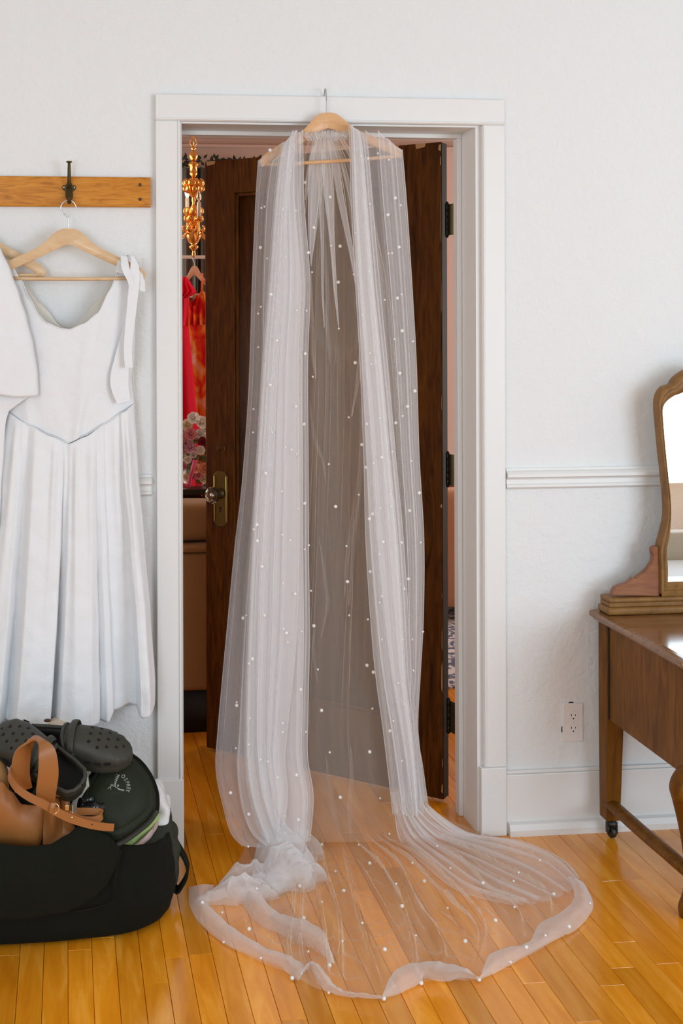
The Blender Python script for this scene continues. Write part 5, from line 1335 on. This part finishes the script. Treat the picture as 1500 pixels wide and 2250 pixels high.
mb = MB(); mb.tube(spline([pkP+Vector((0, 0, -.01)), pkP+Vector((0, .02, .01)), Vector((pkP.x-.010, RY-.012, rz_)), Vector((pkP.x, RY, rz_+.012)), Vector((pkP.x+.01, RY+.005, rz_+.006))], 30), .0018, 6); mb.obj('hook', STEEL, hp_)
def gown(name, tab, Y, m_, label, parts, dep=.05, nfold=5, amp=.012, yend=1450):
    g = empty(name, at(tab[0][1], yend, Y), label, 'dress')
    for nm, T, dy in parts:
        rows = []
        n = 50
        for i in range(n):
            py_ = T[0][0]+(T[-1][0]-T[0][0])*i/(n-1); L = interp([(a, b) for a, b, c in T], py_); R_ = interp([(a, c) for a, b, c in T], py_)
            t = i/(n-1); rows.append([at(L+(R_-L)*j/40, py_, Y+dy-dep*half(j/40)-amp*t*math.sin(2*PI*nfold*j/40+i*.02)) for j in range(41)])
        mb = MB(); mb.grid(rows); mb.obj(nm, m_, g, solid=.002)
    return g
gown('pink_dress', [(610, 398)], RY-.12, HOTPINK, 'hot pink dress with a short sleeve on the rail in the next room', [
    ('bodice', [(612, 385, 409), (640, 350, 414), (690, 345, 415), (718, 343, 414)], 0),
    ('skirt', [(716, 343, 414), (760, 335, 418), (850, 320, 427), (930, 310, 434), (1400, 270, 470)], -.005),
    ('sleeve', [(608, 400, 410), (622, 385, 419), (640, 380, 431), (643, 380, 430), (655, 384, 412)], -.05)])
gown('orange_dress', [(640, 430)], RY-.03, FLORAL, 'orange and red floral strappy dress on the rail beside the hot pink dress', [
    ('bodice', [(640, 441, 448), (668, 418, 470), (675, 416, 474), (715, 414, 480)], 0),
    ('skirt', [(713, 414, 480), (800, 412, 490), (930, 414, 505), (1400, 400, 540)], -.004),
    ('strap', [(600, 443, 446), (645, 441, 446)], -.01), ('strap', [(655, 412, 416), (672, 416, 422)], -.01)], dep=.035)
# side table and bouquet
BY = 1.98
tb = at(425, 1062, BY); 
tbl = empty('side_table', (tb.x+.05, BY, 0), 'dark side table under the bouquet behind the sofa', 'side table')
mb = MB(); mb.box(tb.x-.35, tb.x+.45, BY-.16, BY+.24, tb.z-.030, tb.z-.004); mb.obj('table_top', mat('ebony', (.012, .009, .007), .4), tbl, bevel=.003)
for dx in (-.32, .42):
    for dy in (-.13, .21): mb = MB(); mb.tube([(tb.x+dx, BY+dy, 0), (tb.x+dx, BY+dy, tb.z-.03)], [.012, .018], 10); mb.obj('leg', mat('ebony', (.012, .009, .007), .4), tbl)
m_or = mat('orange_lacquer', (.78, .11, .012), .4)
for k_, (dx, w_, mt_, lb) in enumerate(((-.10, .135, mat('rust_box', (.42, .13, .035), .6), 'rust coloured box under the table with the bouquet'), (.045, .10, m_or, 'bright orange box under the table with the bouquet, beside the rust one'))):
    z1 = at(425, 1070, BY).z-.036; z0 = z1-.115
    mb = MB(); mb.box(tb.x+dx, tb.x+dx+w_, BY-.15, BY+.05, z0, z1); o = tag(mb.obj('storage_box', mt_, smooth=False, bevel=.003, origin=(tb.x+dx+w_/2, BY-.05, z0)), lb, 'box')
mb = MB(); mb.box(tb.x-.34, tb.x+.44, BY-.15, BY+.23, z0-.022, z0-.001); mb.obj('lower_shelf', mat('ebony', (.012, .009, .007), .4), tbl)
bq = empty('bouquet', (tb.x, BY-.02, tb.z), 'mixed bouquet of white, pink and peach flowers seen through the door gap', 'bouquet')
mb = MB(); mb.lathe([(.045, 0), (.055, .01), (.060, .06), (.045, .10), (.05, .12)], (tb.x, BY-.02, tb.z-.003), 20); mb.obj('vase', GLASS, bq)
cols = {'w': mat('white_petal', (.80, .77, .72), .6), 'p': mat('pink_petal', (.66, .26, .30), .6), 'l': mat('lilac_pink_petal', (.62, .34, .42), .6), 'o': mat('peach_petal', (.78, .38, .22), .6), 'c': mat('cream_petal', (.76, .66, .45), .6), 'r': mat('burgundy_petal', (.26, .02, .035), .6)}
LEAFG = mat('fresh_leaf', (.07, .14, .03), .5)
def bloom(p, R_, m_, n=3, seed=0):
    mb = MB(); q = random.Random(seed); ax3 = Vector((q.uniform(-.4, .4), -1, q.uniform(-.1, .7))).normalized(); Rm = ax3.to_track_quat('Z', 'Y').to_matrix()
    for ring_ in range(n):
        k_ = 7-ring_; tilt = .35+.42*ring_; L_ = R_*(1-.22*ring_)
        for a_ in range(k_):
            th = 2*PI*a_/k_+ring_*.5; o_ = Vector((math.cos(th), math.sin(th), 0)); s_ = Vector((-math.sin(th), math.cos(th), 0)); upv = Vector((0, 0, 1))
            pp = []
            for t_, w_ in ((0.05, .1), (.45, .36), (.8, .42), (1, .2)):
                c_ = o_*(L_*t_*math.cos(tilt))+upv*(L_*(t_**1.4)*math.sin(tilt)); pp.append([c_-s_*L_*w_, c_+upv*L_*.06*0-o_*0, c_+s_*L_*w_])
            mb.grid([[p+Rm @ v for v in r_] for r_ in pp])
    mb.ball(p+ax3*R_*.25, R_*.2, 8, 5); return mb.obj('flower', m_, bq)
FL = [(410, 935, 'c', 15), (425, 920, 'w', 16), (442, 930, 'w', 18), (452, 940, 'w', 16), (402, 950, 'c', 13), (418, 955, 'p', 16), (438, 955, 'w', 13), (405, 978, 'l', 22), (418, 985, 'l', 15), (430, 965, 'c', 12), (445, 972, 'r', 14), (440, 990, 'w', 12), (452, 985, 'r', 12), (400, 1005, 'c', 12), (430, 1030, 'o', 13), (443, 1010, 'o', 16), (450, 1030, 'o', 15), (435, 1045, 'p', 12), (405, 1025, 'p', 11), (448, 1052, 'c', 14), (395, 965, 'p', 14), (390, 940, 'w', 15), (385, 985, 'r', 15), (460, 960, 'w', 15), (463, 1005, 'c', 14), (412, 1050, 'c', 11), (412, 1010, 'w', 10), (424, 1000, 'w', 10)]
for i, (a, b, c, r_) in enumerate(FL): bloom(at(a, b, BY-.07-.02*(i % 3)), r_*.0019, cols[c], 3, i)
q = random.Random(12)
for i in range(26):
    p = at(q.uniform(388, 462), q.uniform(925, 1058), BY-.03-.05*q.random()); d3 = Vector((q.uniform(-1, 1), -.5, q.uniform(-1, .6))).normalized(); s3 = d3.cross(Vector((0, 1, .2))).normalized()
    L_ = q.uniform(.04, .07); mb = MB(); mb.grid([[p-s3*.002, p+s3*.002], [p+d3*L_*.4-s3*.012, p+d3*L_*.4+s3*.012], [p+d3*L_*.75-s3*.009+Vector((0, -.004, 0)), p+d3*L_*.75+s3*.009], [p+d3*L_-s3*.001, p+d3*L_+s3*.001]]); mb.obj('leaf', LEAFG, bq)
rb = ribbon([at(428, 1010, BY-.13), at(424, 1030, BY-.15), at(418, 1050, BY-.15), at(414, 1068, BY-.15), at(398, 1064, BY-.15)], .018, Vector((1, 0, .3)), 30, .001); rb.obj('ribbon', mat('rose_ribbon', (.62, .07, .16), .4), bq)
# sofa
sf = at(420, 1500, .93); SX1 = at(470, 1500, .93).x+.55
sofa = empty('sofa', (SX1-.9, 1.2, 0), 'tan velvet sofa above a dark block seen beyond the door, left of its edge', 'sofa')
zt_ = at(425, 1198, .93).z; zb_ = at(425, 1520, .93).z; zc_ = at(425, 1104, 1.0).z
SX0 = SX1-1.75
mb = MB(); mb.box(SX0, SX1-.30, .93, 1.70, zb_, zt_-.028); mb.obj('sofa_base', SOFAM, sofa, bevel=.02, bseg=3)
mb = MB(); mb.box(SX0-.004, SX1-.296, .924, 1.705, zt_-.027, zt_); mb.obj('sofa_rail', SOFAM, sofa, bevel=.012, bseg=3)
mb = blob(SX0+.35, SX1-.32, .955, 1.16, zt_+.002, zc_, 4.5, .004, 3, 8, 80, 30); mb.obj('back_cushion', SOFAM, sofa)
mb = MB(); mb.tube([(SX0+.4, .972, zc_-.022), (SX1-.36, .972, zc_-.024)], .003, 8); mb.obj('piping', SOFAM, sofa)
mb = MB(); mb.box(SX0+.03, SX1-.33, .96, 1.67, 0, zb_-.001); mb.obj('plinth', mat('dark_sofa_underside', (.006, .006, .004), .7), sofa)  # plain black block filling the space below the sofa base
# chair, pillow and rug glimpsed through the hinge gap
ay_ = 2.35; ch_x = at(990, 1200, ay_).x
arm = empty('armchair', (ch_x, ay_+.3, 0), 'peach armchair glimpsed in the gap between door and right jamb', 'armchair')
zc1 = at(990, 1078, ay_).z; zc0 = at(990, 1338, ay_).z
blob(ch_x-.28, ch_x+.40, ay_, ay_+.16, zc0, zc1, 6, .002, 1, 8).obj('arm_panel', CHAIRM, arm)
blob(ch_x-.28, ch_x+.40, ay_+.14, ay_+.6, zc0, zc1-.2, 6, .002, 2, 8).obj('seat', CHAIRM, arm)
for dx in (-.24, .36):
    for dy in (.05, .52): mb = MB(); mb.tube([(ch_x+dx, ay_+dy, 0.008), (ch_x+dx, ay_+dy, zc0+.02)], [.014, .02], 10); mb.obj('leg', IRON, arm)
mb = blob(ch_x-.2, ch_x+.28, ay_+.165, ay_+.28, zc1-.15, at(990, 1040, ay_+.2).z, 2.6, .006, 5, 8); tag(mb.obj('pillow', mat('brick_red_velvet', (.36, .05, .015), .8), origin=(ch_x, ay_+.2, zc1)), 'brick red pillow on the peach armchair in the hinge gap', 'pillow')
mb = MB(); mb.box(1.25, 3.2, 1.35, 3.0, .0005, .008); tag(mb.obj('area_rug', RUG, smooth=False), 'white and blue patterned rug on the next room floor by the armchair', 'rug')

# white bench reflected at the bottom of the mirror
bd = empty('upholstered_bench', (3.0, -1.75, 0), 'white covered bench reflected at the bottom of the vanity mirror', 'bench')
blob(2.2, 3.7, -1.95, -1.50, .26, .42, 8, .004, 4, 4).obj('seat_cushion', LINEN, bd)
blob(2.2, 3.7, -2.06, -1.955, .24, .53, 8, .002, 4, 4).obj('added_back_panel', BEIGE, bd)  # added beige panel, hides the floor strip in the mirror's reflection
mb = MB(); mb.box(2.22, 3.68, -1.93, -1.52, .22, .265); mb.obj('bench_frame', WALNUT, bd, bevel=.006)
for x_ in (2.27, 3.63):
    for y_ in (-1.89, -1.56): mb = MB(); mb.box(x_-.025, x_+.025, y_-.025, y_+.025, 0, .225); mb.obj('leg', WALNUT, bd)
tris = sum(len(o.data.polygons) for o in bpy.data.objects if o.type == 'MESH')
print('objects', len(bpy.data.objects), 'faces', tris)
